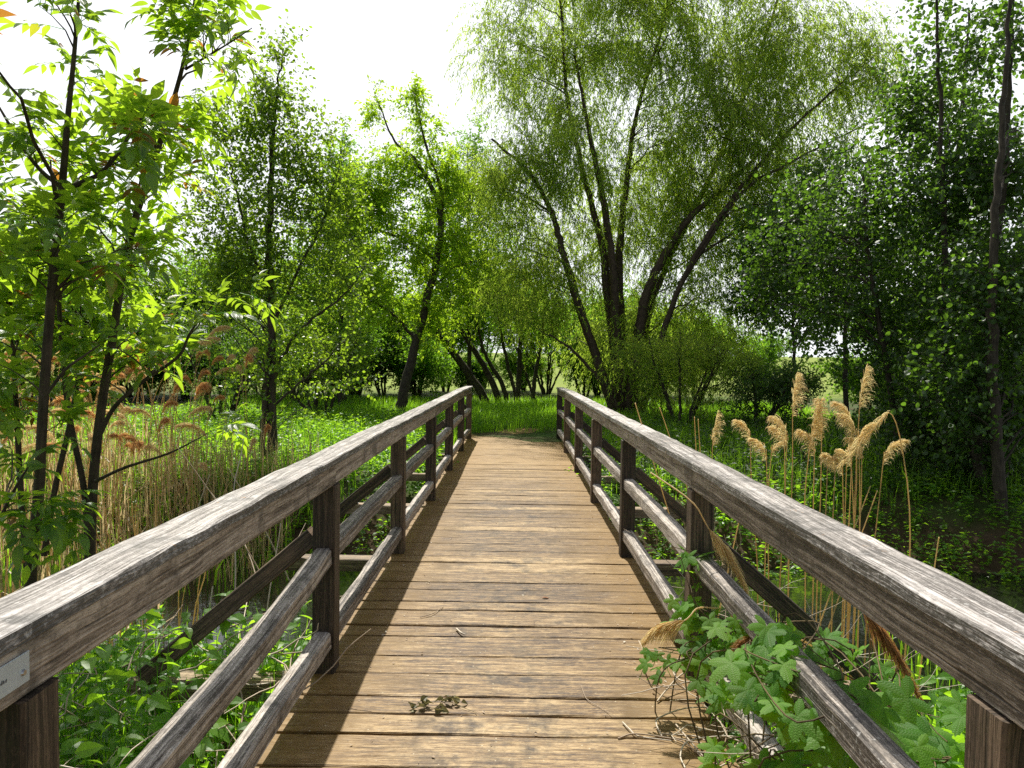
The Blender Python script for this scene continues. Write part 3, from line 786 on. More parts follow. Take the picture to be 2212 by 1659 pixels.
# --- thicket behind the clearing: a few grown shrubs, copied
def shrub(name, label, seed, h, w, stems, leafm, leaf, nB=150, bark=B_DARK, lean=0.35, nL=9, low=0.35, loc=(0, 0, 0), group=None):
    r = np.random.default_rng(seed)
    tr, lo = [], []
    for k in range(stems):
        a = r.uniform(0, 6.28); l = r.uniform(0.1, lean) * h
        q = np.array([math.cos(a), math.sin(a), 0])
        p = [q * 0.12, q * (0.12 + l * .35) + [0, 0, h * .35], q * (.12 + l * .75) + [0, 0, h * .68], q * (.12 + l) + [0, 0, h * r.uniform(.85, 1.05)]]
        tr.append((np.array(p) + loc, [.04, .03, .02, .008]))
        lo.append((np.array(p[-1]) * [1, 1, .8] + loc, np.array([w * .42, w * .42, h * .26]), 1.0))
    lo.append((np.array([0, 0, h * .55]) + loc, np.array([w * .6, w * .6, h * (1 - low) * .5]), 1.0))
    return tree(name, label, "shrub", np.array(loc, float), tr, lo, bark, leafm, seed, nA=20, nB=nB, nC=5, twig=0.4, nL=nL, leaf=leaf, droop=0.1, up=0.2, rise=0.4, hang=0.2, group=group, ra=0.008, spread=1.0)
LAB = "leafy green shrub with dark stems in the thicket behind the grassy clearing"
GRP = "shrubs in the thicket behind the clearing"
sh = [shrub("shrub", LAB, 60, 3.6, 2.6, 6, L_SHRUB, (0.105, 0.5), 330, group=GRP), shrub("shrub", LAB, 61, 3.0, 2.8, 7, L_ALDER, (0.095, 0.6), 330, lean=.5, group=GRP), shrub("shrub", LAB, 62, 4.4, 3.0, 5, L_SHRUB, (0.105, 0.5), 380, group=GRP)]
spots = [(700, 26, 0, 1.15), (770, 28, 1, 1.3), (560, 28, 2, 1.15), (830, 26, 2, .95), (640, 23, 1, 1.0), (960, 32, 0, 1.2), (1180, 31, 1, 1.2), (1260, 29, 0, 1.15), (440, 26, 2, 1.25), (330, 27, 0, 1.4), (200, 25, 1, 1.4),
         (1430, 27, 1, 1.1), (1510, 25, 0, .9), (60, 24, 2, 1.3), (1340, 31, 2, 1.0), (880, 30, 1, 1.25), (1040, 34, 2, 1.2), (740, 22.5, 0, .8), (1640, 28, 0, .75), (1950, 22, 0, 1.0), (2060, 22, 1, 1.2), (2170, 21, 0, 1.3), (130, 20, 0, 1.2), (-60, 21, 1, 1.4)]
for k, (px_, yy_, v, s_) in enumerate(spots):
    p = gbase(at(px_, 880, yy_))
    if k in (0, 1, 2):
        o = sh[v]; o.location = p; o.rotation_euler = (0, 0, k * 1.3); o.scale = (s_, s_, s_)
    else:
        copy_tree(sh[v], p, k * 2.17, s_)
LT = "dense low green bush closing the gap beneath the thicket's stems"
lowb = shrub("bush", LT, 67, 1.9, 2.6, 7, L_SHRUB, (0.10, 0.55), 380, lean=.7, low=.0, group="low bushes beneath the thicket")
lowb.location = gbase(at(900, 880, 26))
for k, (px_, yy_, s_) in enumerate([(760, 27, .9), (640, 29, 1.0), (1010, 30, .8), (1290, 29, 1.0), (520, 27, 1.0), (400, 25, 1.1), (290, 25, 1.1), (1400, 27, .9), (1130, 33, .9), (1900, 20, .9), (2020, 18, 1.0), (2140, 16, 1.0), (180, 22, 1.1)]):
    copy_tree(lowb, gbase(at(px_, 880, yy_)), k * 1.9, s_)
# leaning dark stool of stems at the end of the grass
b = gbase(at(1085, 880, 24.5))
st = [trk(24.5, [(1062, 895), (1040, 850), (985, 770), (935, 700), (890, 640)], [.16, .14, .12, .08, .03]), trk(24.7, [(1085, 895), (1065, 830), (1020, 750), (985, 690), (960, 620)], [.13, .11, .09, .06, .03]),
      trk(24.6, [(1100, 890), (1085, 830), (1050, 770), (1030, 700)], [.09, .08, .06, .03]), trk(24.4, [(1115, 890), (1120, 830), (1125, 740), (1130, 640)], [.10, .09, .07, .03]),
      trk(24.6, [(1125, 890), (1100, 800), (1085, 730), (1070, 640)], [.07, .06, .05, .02]), trk(24.2, [(1150, 890), (1155, 820), (1170, 740), (1180, 660)], [.08, .07, .05, .02]), trk(24.3, [(1165, 890), (1140, 820), (1118, 760), (1100, 700)], [.05, .045, .035, .015])]
tree("goat_willow", "dark leaning many-stemmed bush standing directly behind the grass at the path end", "shrub", b, st,
     [lob(980, 640, 24.5, 120, 70), lob(1080, 620, 24.5, 110, 90), lob(1160, 660, 24.5, 100, 70), lob(930, 740, 24.5, 70, 40, w=.6), lob(1200, 740, 24.5, 60, 60, w=.7)], B_DARK, L_SHRUB, 71,
     nA=40, nB=330, nC=5, twig=0.5, nL=9, leaf=(0.11, 0.45), rise=0.4)
# bushes nearer the bridge
near = [((690, 905), 17.0, 63, 2.3, 1.8, "low dark bush with small leaves between the alder and the leaning maple"),
        ((1470, 915), 17.0, 64, 2.2, 2.2, "spreading bush with long grey-green sprays at the foot of the willow"),
        ((1640, 930), 16.0, 65, 1.5, 1.8, "low dark bush behind the reeds, on the far side of the right railing"),
        ((480, 915), 16.5, 66, 2.6, 2.2, "dark rounded bush behind the dry reeds, left of the alder trunk")]
for k, ((px_, py_), yy_, sd, h, w, lab) in enumerate(near):
    p = gbase(at(px_, py_, yy_))
    shrub("bush", lab, sd, h, w, 6, (L_ALDER, L_WIL, L_DARK, L_DARK)[k], (0.075, .45 if k != 1 else .3), 200, lean=.6, nL=10, loc=p, low=.1)

# --- ash saplings left of the bridge, big pinnate leaves
def pinnate(r, lm, wm, base, d, L, pairs=3, size=0.10, up=(0, 0, 1), tone=None):
    """compound leaves: a drooping stalk with paired leaflets and one at the tip"""
    n = len(base)
    d = unit(d); side = unit(np.cross(d, np.array(up)[None] + rnd_unit(r, n) * 0.35)); nor = unit(np.cross(side, d))
    nor = np.where(nor[:, 2:] < 0, -nor, nor)
    L = np.broadcast_to(L, (n,))[:, None]
    P = np.stack([base, base + d * L * .35, base + d * L * .7 - [0, 0, 1] * L * .05, base + d * L - [0, 0, 1] * L * .18], 1)
    tubes(wm, P, np.array([[.0022, .0018, .0014, .0010]]).repeat(n, 0), 4, 0.5, 1)
    size = np.broadcast_to(size, (n,))
    tn = r.random(n) if tone is None else tone
    for k in range(pairs):
        t = 0.34 + 0.5 * k / max(1, pairs - 1)
        f = t * 3; i = int(min(2, f)); q = P[:, i] + (P[:, i + 1] - P[:, i]) * (f - i)
        for sg in (-1, 1):
            yd = unit(side * sg * 0.9 + d * 0.45 + r.normal(0, .12, (n, 3)) + [0, 0, -.22])
            place(lm, ASH, q, yd, nor + r.normal(0, .22, (n, 3)), size * r.uniform(.75, 1.1, n) * (0.8 + .2 * k / pairs), r.uniform(.85, 1.15, n), np.clip(tn + r.normal(0, .08, n), 0, 1))
    place(lm, ASH, P[:, 3], unit(d + [0, 0, -.35]), nor, size * 1.15, 1.05, tn)

def ash(label, base, trunks, lobes, seed, nB, nleaf, pairs=3, size=0.118, rise=.5):
    r = np.random.default_rng(seed)
    root = thing("ash_sapling", label, "sapling", base, "ash saplings beside the left railing")
    sk, wm, lm = Skel(), MB(), MB()
    for pts, rad in trunks:
        P, Rd = smooth_path(pts, 6 * len(pts), rad)
        tubes(wm, P[None], Rd[None], 10, r.random()); sk.add(P[None], Rd[None])
    B, RB = attach(r, sk, lobe_points(r, lobes, nB, .5), 6, rise, 0.009, 0.12, 0.003, 0.02)
    tubes(wm, B, RB, 6)
    # leaves: a rosette at each tip and opposite pairs along the outer half
    pos, tan, tt = along(r, B, nleaf, 0.35, 1.0)
    perp = unit(np.cross(tan, rnd_unit(r, len(pos))))
    pinnate(r, lm, wm, pos, unit(tan * .55 + perp * .8 + [0, 0, .28]), r.uniform(.15, .26, len(pos)), pairs, size * r.uniform(.7, 1.2, len(pos)))
    tip, tt_ = B[:, -1].repeat(3, 0), unit(B[:, -1] - B[:, -2]).repeat(3, 0)
    perp = unit(np.cross(tt_, rnd_unit(r, len(tip))))
    pinnate(r, lm, wm, tip, unit(tt_ * .6 + perp * .75 + [0, 0, .2]), r.uniform(.12, .22, len(tip)), pairs, size * r.uniform(.6, 1.05, len(tip)))
    wm.build("trunk", [B_ASH, L_HERB], root, base, True)
    lm.build("foliage", L_ASH, root, base, True)
    return root
ya, yb = 4.3, 4.9
b = gbase(at(60, 1260, ya))
ash("tallest ash sapling, dark straight stem with spreading big leaves over the left railing", b,
    [trk(ya, [(62, 1330), (70, 1200), (84, 1060), (92, 900), (103, 740), (118, 560), (133, 420), (146, 260), (160, 120), (172, -30)], [.034, .031, .029, .027, .026, .025, .021, .016, .012, .008]),
     trk(ya, [(136, 410), (200, 385), (245, 345), (285, 285), (330, 220)], [.016, .013, .010, .008, .004]), trk(ya, [(133, 405), (90, 370), (50, 320), (15, 260), (-20, 200)], [.014, .012, .010, .008, .004]),
     trk(ya - .3, [(95, 860), (140, 800), (180, 770), (215, 745)], [.010, .008, .006, .004])],
    [lob(150, 80, ya, 120, 110, .5, 1.2), lob(60, 330, ya, 110, 90, .6), lob(240, 330, ya, 120, 90, .6), lob(60, 520, ya, 90, 110, .6), lob(210, 540, ya, 110, 90, .5, .8), lob(20, 110, ya - .9, 60, 90, .4, .7), lob(50, 960, ya - .4, 70, 70, .4, .6), lob(40, 760, ya, 70, 80, .5, .8)],
    80, 46, 3)
b = gbase(at(195, 1260, yb))
ash("forked ash sapling with leaning grey stem, long side branches reaching over the reeds", b,
    [trk(yb, [(195, 1330), (195, 1160), (205, 1000), (222, 860), (245, 720), (270, 560), (305, 430), (345, 310), (385, 180), (410, 70), (425, -40)], [.036, .034, .030, .028, .026, .024, .021, .018, .014, .010, .006]),
     trk(yb, [(190, 1200), (182, 1060), (150, 900), (135, 760), (125, 600), (128, 470)], [.022, .02, .018, .016, .014, .009]),
     trk(yb - .1, [(215, 940), (240, 890), (270, 856), (320, 816), (387, 768), (413, 715), (467, 650)], [.017, .015, .013, .012, .010, .007, .004]),
     trk(yb - .1, [(205, 1040), (270, 1010), (363, 980), (433, 945)], [.012, .010, .007, .004]),
     trk(yb, [(400, 150), (450, 120), (500, 90), (545, 60)], [.009, .007, .005, .003])],
    [lob(420, 110, yb, 110, 100, .6, 1.2), lob(500, 60, yb, 80, 50, .4, .8), lob(350, 330, yb, 90, 110, .6, 1.2), lob(300, 500, yb, 110, 110, .7, 1.0), lob(470, 650, yb - .2, 80, 60, .4, 1.2), lob(420, 720, yb - .2, 70, 40, .3, .8),
     lob(440, 930, yb - .2, 70, 35, .3, 1.0), lob(190, 620, yb, 100, 100, .6, 1.1), lob(270, 760, yb, 130, 70, .6, 1.1), lob(340, 600, yb + .3, 100, 90, .5, 1.1), lob(110, 540, yb + .3, 100, 90, .5, 1.0)],
    81, 70, 3)
b = gbase(at(110, 1180, 5.8))
ash("thin ash sapling with a slanting stem half hidden behind the forked one", b,
    [trk(5.8, [(95, 1200), (118, 1060), (150, 920), (172, 800), (190, 680), (215, 560)], [.024, .022, .020, .018, .014, .008])],
    [lob(200, 560, 5.8, 110, 110, .7), lob(120, 660, 5.8, 110, 110, .7), lob(260, 680, 5.8, 110, 90, .7), lob(180, 800, 5.8, 130, 80, .6), lob(80, 460, 5.8, 100, 90, .6)], 82, 46, 3)
b = gbase(at(30, 1240, 5.2))
ash("short leafy ash sapling hugging the picture edge, dark low leaves over the railing", b,
    [trk(5.2, [(60, 1260), (45, 1060), (35, 880), (25, 700), (15, 480)], [.022, .02, .017, .013, .008]), trk(4.0, [(0, 1120), (30, 1060), (60, 1010)], [.01, .008, .005])],
    [lob(20, 640, 5.2, 90, 110, .7), lob(30, 850, 5.0, 70, 80, .5), lob(40, 1100, 3.9, 70, 60, .35, 1.2), lob(10, 980, 4.2, 50, 70, .3, .8), lob(100, 1080, 3.9, 60, 40, .3, .7)], 83, 34, 3)

# ------------------------------------------------------------------ reeds
def reed_mesh(seed, h, bend, plume=True, full=1.0):
    r = np.random.default_rng(seed)
    a = r.uniform(0, 6.28); q = np.array([math.cos(a), math.sin(a), 0])
    t = np.linspace(0, 1, 10)[:, None]
    P = np.concatenate([q[:2] * 0 + (q[:2] * bend * h * t ** 2.6), h * (t - 0.25 * bend * t ** 4)], 1)
    P[1:] += r.normal(0, .006, (9, 3))
    wm = MB()
    tubes(wm, P[None], np.linspace(.0075, .0035, 10)[None], 5, 0.4 + .5 * r.random())
    for k in range(r.integers(3, 6)):                      # dry sheathing leaves
        p = P[1 + k]; d = unit(np.array([r.normal(), r.normal(), .9]))
        L = r.uniform(.2, .45)
        w = .009
        s_ = unit(np.cross(d, [0, 0, 1])) * w
        c1, c2 = p + d * L * .6, p + d * L + [0, 0, -L * .35]
        wm.add([p - s_, p + s_, c1 + s_ * .8, c1 - s_ * .8, c2], [np.array([(0, 1, 2, 3)]), np.array([(3, 2, 4)])], None, r.random())
    pm = None
    if plume:
        pm = MB()
        n = int(200 * full)
        u = r.random(n) ** 0.85
        L0 = r.uniform(.42, .58) * full ** .5
        tipd = unit(P[-1] - P[-2]); 
        ax = [P[-1] + tipd * L0 * f + (q * .30 - np.array([0, 0, .55])) * L0 * f ** 2 for f in np.linspace(0, 1, 8)]
        ax = np.array(ax)
        f = u * 6.99; i = f.astype(int); b0 = ax[i] + (ax[i + 1] - ax[i]) * (f - i)[:, None]
        tan = unit(ax[i + 1] - ax[i])
        d = unit(tan * 1.0 + rnd_unit(r, n) * .45 + q * .4)
        l = (0.16 * np.sin(math.pi * np.clip(u * .85 + .12, 0, 1)) + .03) * r.uniform(.6, 1.2, n) * full ** .5
        p1 = b0 + d * l[:, None] * .5; p2 = p1 + unit(d + [0, 0, -.55]) * l[:, None] * .35; p3 = p2 + unit(d + [0, 0, -1.6]) * l[:, None] * .3
        sd = unit(np.cross(d, rnd_unit(r, n)))
        tn = np.clip(r.normal(.5, .22, n), 0, 1)
        W = np.stack([b0 - sd * .0008, b0 + sd * .0008, p1 - sd * .0028, p1 + sd * .0028, p2 - sd * .0036, p2 + sd * .0036, p3 - sd * .0006, p3 + sd * .0006], 1)
        off = (np.arange(n) * 8)[:, None, None]
        pm.add(W.reshape(-1, 3), (np.array([(0, 1, 3, 2), (2, 3, 5, 4), (4, 5, 7, 6)])[None] + off).reshape(-1, 4), None, np.repeat(tn, 8))
        tubes(pm, ax[None], np.linspace(.0022, .0008, 8)[None], 3, .4)
    return wm, pm
def reed(seed, h, bend, label, group, plume=True, full=1.0, pm_mat=None):
    w, p = reed_mesh(seed, h, bend, plume, full)
    o = w.build("reed", L_REED)
    tag(o, label, "reed", group)
    if p: p.build("plume", pm_mat or L_PLUME, o)
    return o
R = np.random.default_rng(5)
LR = "dry straw-coloured reed with a feathery plume in the dense bed across the stream, left side"
LB = "bare dry straw-coloured reed stalk in the dense bed across the stream, left side"
GL, GB = "plumed reeds of the left reed bed", "bare stalks of the left reed bed"
src = [reed(100 + k, 2.15 + .12 * k, (.05, .16, .1, .22, .08)[k], LR, GL, True, (1.0, 1.2, .9, 1.1, 1.3)[k], L_ORANGE if k % 2 == 0 else L_PLUME) for k in range(5)]
srb = [reed(120 + k, (1.5, 1.9, 1.2)[k], (.03, .12, .2)[k], LB, GB, False) for k in range(3)]
pl_n = 0
def bed_xy():
    while True:
        yy_ = R.uniform(8.3, 11.2); px_ = R.uniform(-150, 560) if R.random() < .8 else R.uniform(60, 480)
        x = (px_ - CX) / F * yy_
        if px_ > 440 and R.random() < .5: continue
        return x, yy_
for k in range(125):
    x, yy_ = bed_xy()
    o = src[k] if k < 5 else copy_tree(src[k % 5], (0, 0, 0))
    s_ = R.uniform(.62, .86)
    o.location = (x, yy_, float(zg(x, yy_)) - .03); o.rotation_euler = (R.normal(0, .05), R.normal(0, .06), R.uniform(0, 6.28)); o.scale = (s_, s_, s_)
for k in range(135):
    x, yy_ = bed_xy()
    if k % 3 == 0: yy_ = R.uniform(5.2, 8.4); x = (R.uniform(-100, 430) - CX) / F * yy_
    o = srb[k] if k < 3 else copy_tree(srb[k % 3], (0, 0, 0))
    s_ = R.uniform(.75, 1.1)
    o.location = (x, yy_, float(zg(x, yy_)) - .03); o.rotation_euler = (R.normal(0, .10), R.normal(0, .12), R.uniform(0, 6.28)); o.scale = (s_, s_, s_)

# the plumed reeds by the right railing: (plume pixel, foot pixel x, distance)
rr_ = [(1540, 915, 1530, 6.6, 1.0), (1620, 905, 1640, 6.4, 1.0), (1655, 945, 1665, 6.2, 1.0), (1712, 850, 1708, 6.0, 1.2), (1700, 905, 1690, 5.9, 1.1), (1695, 920, 1700, 6.1, 1.0), (1752, 915, 1745, 5.9, 1.3),
       (1775, 900, 1770, 5.9, 1.1), (1760, 935, 1755, 5.8, 1.1), (1788, 965, 1785, 5.7, .8), (1805, 970, 1800, 5.6, .8), (1840, 880, 1828, 5.8, 1.2), (1858, 830, 1835, 5.8, 1.1), (1850, 900, 1840, 5.7, 1.1), (1862, 940, 1850, 5.6, .9),
       (1830, 940, 1822, 5.9, 1.0), (1905, 880, 1960, 5.5, 1.1), (1910, 950, 1875, 5.6, 1.0), (1855, 905, 1860, 5.5, .8), (1838, 960, 1845, 5.9, .8), (1820, 975, 1835, 5.7, .8), (1668, 935, 1655, 6.3, .7)]
LRR = "dry plumed reed among the loose clump standing beyond the right railing"
special = {0: "short plumed reed standing apart from the clump, by the right railing's middle", 12: "tallest plumed reed of the clump beyond the right railing",
           16: "plumed reed at the clump's end whose stalk bows over in a wide arch", 3: "tall upright plumed reed with a stacked thick plume, between the railing and the alders"}
for k, (px_, py_, fx, yy_, fl) in enumerate(rr_):
    topp = at(px_, py_ + 26, yy_); ft = at(fx, 1200, yy_); ft = np.array([ft[0], yy_, -1.15])
    w, pmesh = None, None
    h = topp[2] - ft[2]
    d = topp - ft
    r = np.random.default_rng(300 + k)
    wm = MB()
    if k == 16: pts = [ft, ft + [0.02, 0, h * .45], ft + [0.0, 0, h * .72], (at(1945, 950, yy_)), at(1925, 893, yy_), topp]
    else: pts = [ft, ft + d * [.2, .2, .4] + r.normal(0, .015, 3), ft + d * [.6, .6, .75] + r.normal(0, .012, 3), topp]
    P, Rd = smooth_path(pts, 14, [.0062, .0052, .0042, .003])
    tubes(wm, P[None], Rd[None], 5, .5 + .4 * r.random())
    o = wm.build("reed", L_REED, None, ft, True)
    tag(o, special.get(k, LRR), "reed", "plumed reeds beyond the right railing")
    pm = MB()
    sx_ = 1.0 if (k % 3 == 0) else -1.0
    if k == 16: sx_ = -1.0
    if px_ > 1900 and k != 16: sx_ = 1.0
    q = np.array([sx_ * .8, -.2, 0]); tipd = unit(P[-1] - P[-2])
    n = int(170 * fl); u = r.random(n) ** .9; L0 = .34 * fl
    curve = 0.15 if py_ < 870 or k in (0, 6, 7) else .6
    ax = np.array([P[-1] - tipd * .10 + tipd * L0 * f + (q * .5 - np.array([0, 0, .45])) * L0 * f ** 2 * curve * 1.6 for f in np.linspace(0, 1, 8)])
    f = u * 6.99; i = f.astype(int); b0 = ax[i] + (ax[i + 1] - ax[i]) * (f - i)[:, None]; tan = unit(ax[i + 1] - ax[i])
    dd = unit(tan * .75 + rnd_unit(r, n) * .55 + q * .5)
    l = (.092 * np.sin(math.pi * np.clip(u * .8 + .15, 0, 1)) + .02) * r.uniform(.4, 1.3, n) * fl ** .5
    p1 = b0 + dd * l[:, None] * .45; p2 = p1 + unit(dd + [0, 0, -.7]) * l[:, None] * .35; p3 = p2 + unit(dd * .6 + [0, 0, -1.5]) * l[:, None] * .32
    sd = unit(np.cross(dd, rnd_unit(r, n)))
    W = np.stack([b0 - sd * .0006, b0 + sd * .0006, p1 - sd * .0020, p1 + sd * .0020, p2 - sd * .0026, p2 + sd * .0026, p3 - sd * .0005, p3 + sd * .0005], 1) - ft
    off = (np.arange(n) * 8)[:, None, None]
    pm.add(W.reshape(-1, 3), (np.array([(0, 1, 3, 2), (2, 3, 5, 4), (4, 5, 7, 6)])[None] + off).reshape(-1, 4), None, np.repeat(np.clip(r.normal(.62, .22, n), 0, 1), 8))
    pm.build("plume", L_PLUME, o)
# bare stalks there
for k, (x0, y0, x1, y1, yy_) in enumerate([(1500, 900, 1510, 1080, 6.6), (1372, 870, 1440, 1090, 5.6), (1425, 880, 1470, 1010, 5.9), (1508, 905, 1520, 1080, 6.7), (2028, 1160, 2018, 1240, 4.6), (1880, 1050, 1830, 1190, 5.4), (1895, 1060, 1850, 1190, 5.5), (1600, 1110, 1560, 1300, 4.6), (1490, 1050, 1500, 1200, 5.0)]):
    a, c = at(x0, y0, yy_), at(x1, y1, yy_)
    foot = a + (c - a) * ((-1.1 - a[2]) / (c[2] - a[2]))
    wm = MB(); P, Rd = smooth_path([foot, foot * .5 + a * .5 + [0, 0.02, 0], a], 8, [.006, .005, .0035])
    tubes(wm, P[None], Rd[None], 5, .9)
    tag(wm.build("reed", L_REED, None, foot, True), "bare broken reed stalk standing up beside the right railing", "reed", "bare broken stalks by the right railing")

# ------------------------------------------------------------------ ground cover
def blades(name, label, xy, h, w, leafm, seed, lean=.35, cat=None, tone=None):
    r = np.random.default_rng(seed)
    n = len(xy); z = zg(xy[:, 0], xy[:, 1])
    b = np.column_stack([xy, z - .02])
    L = h * r.uniform(.5, 1.2, n)[:, None]
    a = r.uniform(0, 6.283, n); q = np.column_stack([np.cos(a), np.sin(a), np.zeros(n)])
    sd = np.column_stack([-np.sin(a + r.normal(0, .8, n)), np.cos(a), np.zeros(n)]) * (w * r.uniform(.6, 1.2, n))[:, None]
    ln = np.abs(r.normal(0, lean, n))[:, None]
    p1 = b + np.array([0, 0, 1]) * L * .55 + q * L * ln * .25; p2 = b + np.array([0, 0, 1]) * L * (1 - ln * .35) + q * L * ln
    W = np.stack([b - sd * .5, b + sd * .5, p1 - sd * .42, p1 + sd * .42, p2], 1)
    off = (np.arange(n) * 5)[:, None, None]
    mb = MB()
    mb.add(W.reshape(-1, 3), [(np.array([(0, 1, 3, 2)])[None] + off).reshape(-1, 4), (np.array([(2, 3, 4)])[None] + off).reshape(-1, 3)], None, np.repeat(r.random(n) if tone is None else tone(r, n), 5))
    o = mb.build(name, leafm)
    return tag(o, label, cat, kind='stuff')
def herbs(name, label, xy, h, size, leafm, seed, tpl=NETTLE, per=8, wide=1.0, stems=True):
    r = np.random.default_rng(seed)
    n = len(xy); z = zg(xy[:, 0], xy[:, 1]); b = np.column_stack([xy, z - .03])
    H = h * r.uniform(.45, 1.15, n)
    lean = r.normal(0, .18, (n, 2))
    tip = b + np.column_stack([lean * H[:, None], H])
    t = (0.2 + .8 * (np.arange(per)[None] + r.random((n, per))) / per)[..., None]
    pos = (b[:, None] + (tip - b)[:, None] * t).reshape(-1, 3)
    k = len(pos); a = r.uniform(0, 6.283, k)
    yd = np.column_stack([np.cos(a), np.sin(a), r.uniform(-.4, .35, k)])
    mb = MB()
    place(mb, tpl, pos, yd, np.array([0, 0, 1.0]) + r.normal(0, .4, (k, 3)), size * r.uniform(.55, 1.25, k) * np.repeat(r.uniform(.7, 1.2, n), per), wide, np.clip(np.repeat(r.random(n), per) * .5 + r.random(k) * .5, 0, 1))
    if stems: tubes(mb, np.stack([b, (b + tip) / 2, tip], 1), np.array([[.003, .0025, .0012]]).repeat(n, 0), 3, .3)
    return tag(mb.build(name, leafm), label, None, kind='stuff')
def xy_in(r, n, x0, x1, y0, y1, keep=None):
    p = np.column_stack([r.uniform(x0, x1, n), r.uniform(y0, y1, n)])
    return p if keep is None else p[keep(p[:, 0], p[:, 1])]
R = np.random.default_rng(9)
off_bridge = lambda x, y: (np.abs(x) > 1.02) | (y > 15.9)
not_path = lambda x, y: ((x - .05) / .5) ** 2 + ((y - 16.35) / .6) ** 2 > 1
blades("grass", "long green grass of the clearing at the far bridge end", xy_in(R, 52000, -9, 9, 13.5, 25.5, lambda x, y: off_bridge(x, y) & (not_path(x, y) | (R.random(len(x)) < .4))), .34, .014, L_GRASS, 1)
herbs("undergrowth", "bright leafy ground cover on the far bank left of the bridge", xy_in(R, 4600, -11, -1.2, 10.6, 18), .42, .085, L_HERB, 2, DIAMOND, 8, .6, False)
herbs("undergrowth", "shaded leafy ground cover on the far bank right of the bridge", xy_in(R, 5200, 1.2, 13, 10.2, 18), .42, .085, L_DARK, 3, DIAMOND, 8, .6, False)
herbs("undergrowth", "weeds hanging over the water at the foot of the far bank", xy_in(R, 4200, -10, 13, 8.5, 10.8, lambda x, y: np.abs(x) > .7), .34, .075, L_HERB, 31, DIAMOND, 8, .6, False)
blades("grass", "tall grass of the meadow behind the dry reeds", xy_in(R, 5200, -13, -1.3, 11.5, 17), .42, .012, L_GRASS, 4)
blades("grass", "tall grass and rushes on the far bank right of the bridge", xy_in(R, 7000, 1.3, 12, 10.0, 17), .5, .012, L_GRASS, 5)
blades("dry_reed_thatch", "golden thatch of dry reed blades filling the left reed bed", xy_in(R, 2300, -9.2, -2.9, 8.0, 11.0), 1.05, .012, L_REED, 61, .22)
blades("reed_grass", "green reed blades growing among the dry left reeds", xy_in(R, 900, -8.5, -2.2, 7.6, 11.2), .75, .022, L_GRASS, 6, .2)
blades("reed_grass", "green reed blades standing in the water on the near bank, left", xy_in(R, 260, -5, -1.15, 4.4, 6.6), .7, .018, L_GRASS, 7, .25)
blades("reed_grass", "green reed blades standing in the water beside the right railing", xy_in(R, 700, 1.15, 5, 3.6, 6.8), .75, .02, L_GRASS, 8, .25)
herbs("nettles", "nettles and bindweed on the near bank under the left railing", xy_in(R, 1500, -5.2, -1.05, 1.0, 6.0), .68, .085, L_HERB, 10, NETTLE, 10)
herbs("nettles", "nettles and leafy weeds on the near bank under the right railing", xy_in(R, 1100, 1.05, 4.6, 1.0, 5.2), .62, .085, L_HERB, 11, NETTLE, 10)
blades("grass", "fresh grass on the near bank under the right railing", xy_in(R, 2600, 1.02, 4.5, .6, 4.8), .5, .012, L_GRASS, 12, .4)
blades("grass", "fresh grass on the near bank under the left railing", xy_in(R, 1800, -4.5, -1.02, .6, 4.8), .45, .012, L_GRASS, 13, .4)
# tangle of pale dead stems below the left rail
def tangle(name, label, c, ext, n, L, seed, mat=L_STRAW, rad=.003, cat=None, kind='stuff', curl=.5, flat=.4):
    r = np.random.default_rng(seed)
    p = np.array(c) + r.uniform(-1, 1, (n, 3)) * ext
    d = rnd_unit(r, n) * [1, 1, flat]
    P = [p]
    dd = unit(d)
    for k in range(6):
        dd = unit(dd + r.normal(0, curl * .6, (n, 3)) * [1, 1, .6]); P.append(P[-1] + dd * (L * r.uniform(.6, 1.3, n))[:, None] / 6)
    mb = MB(); tubes(mb, np.stack(P, 1), np.linspace(rad, rad * .5, 7)[None].repeat(n, 0), 4, np.clip(r.normal(.6, .25, n), 0, 1))
    return tag(mb.build(name, mat, None, (0, 0, 0), True), label, cat, kind=kind)
tangle("dead_stems", "tangle of pale dead stems among the nettles under the left railing", (-1.75, 2.7, -.12), (.8, 1.0, .22), 230, .5, 1, rad=.0042)
tangle("dead_stems", "upright pale dead stalks leaning past the left railing", (-1.55, 3.9, .0), (.5, .8, .25), 22, .9, 2, curl=.12, flat=1.6, rad=.0045)
tangle("dead_stems", "dry stems and grass caught below the right railing", (1.45, 4.4, -.15), (.35, 1.6, .2), 60, .7, 3, curl=.2, flat=1.2, rad=.0025)
tangle("dead_stems", "brown litter of dead vines piled against the right railing", (1.05, 2.5, .1), (.2, .7, .12), 90, .5, 4, L_STRAW, .003)

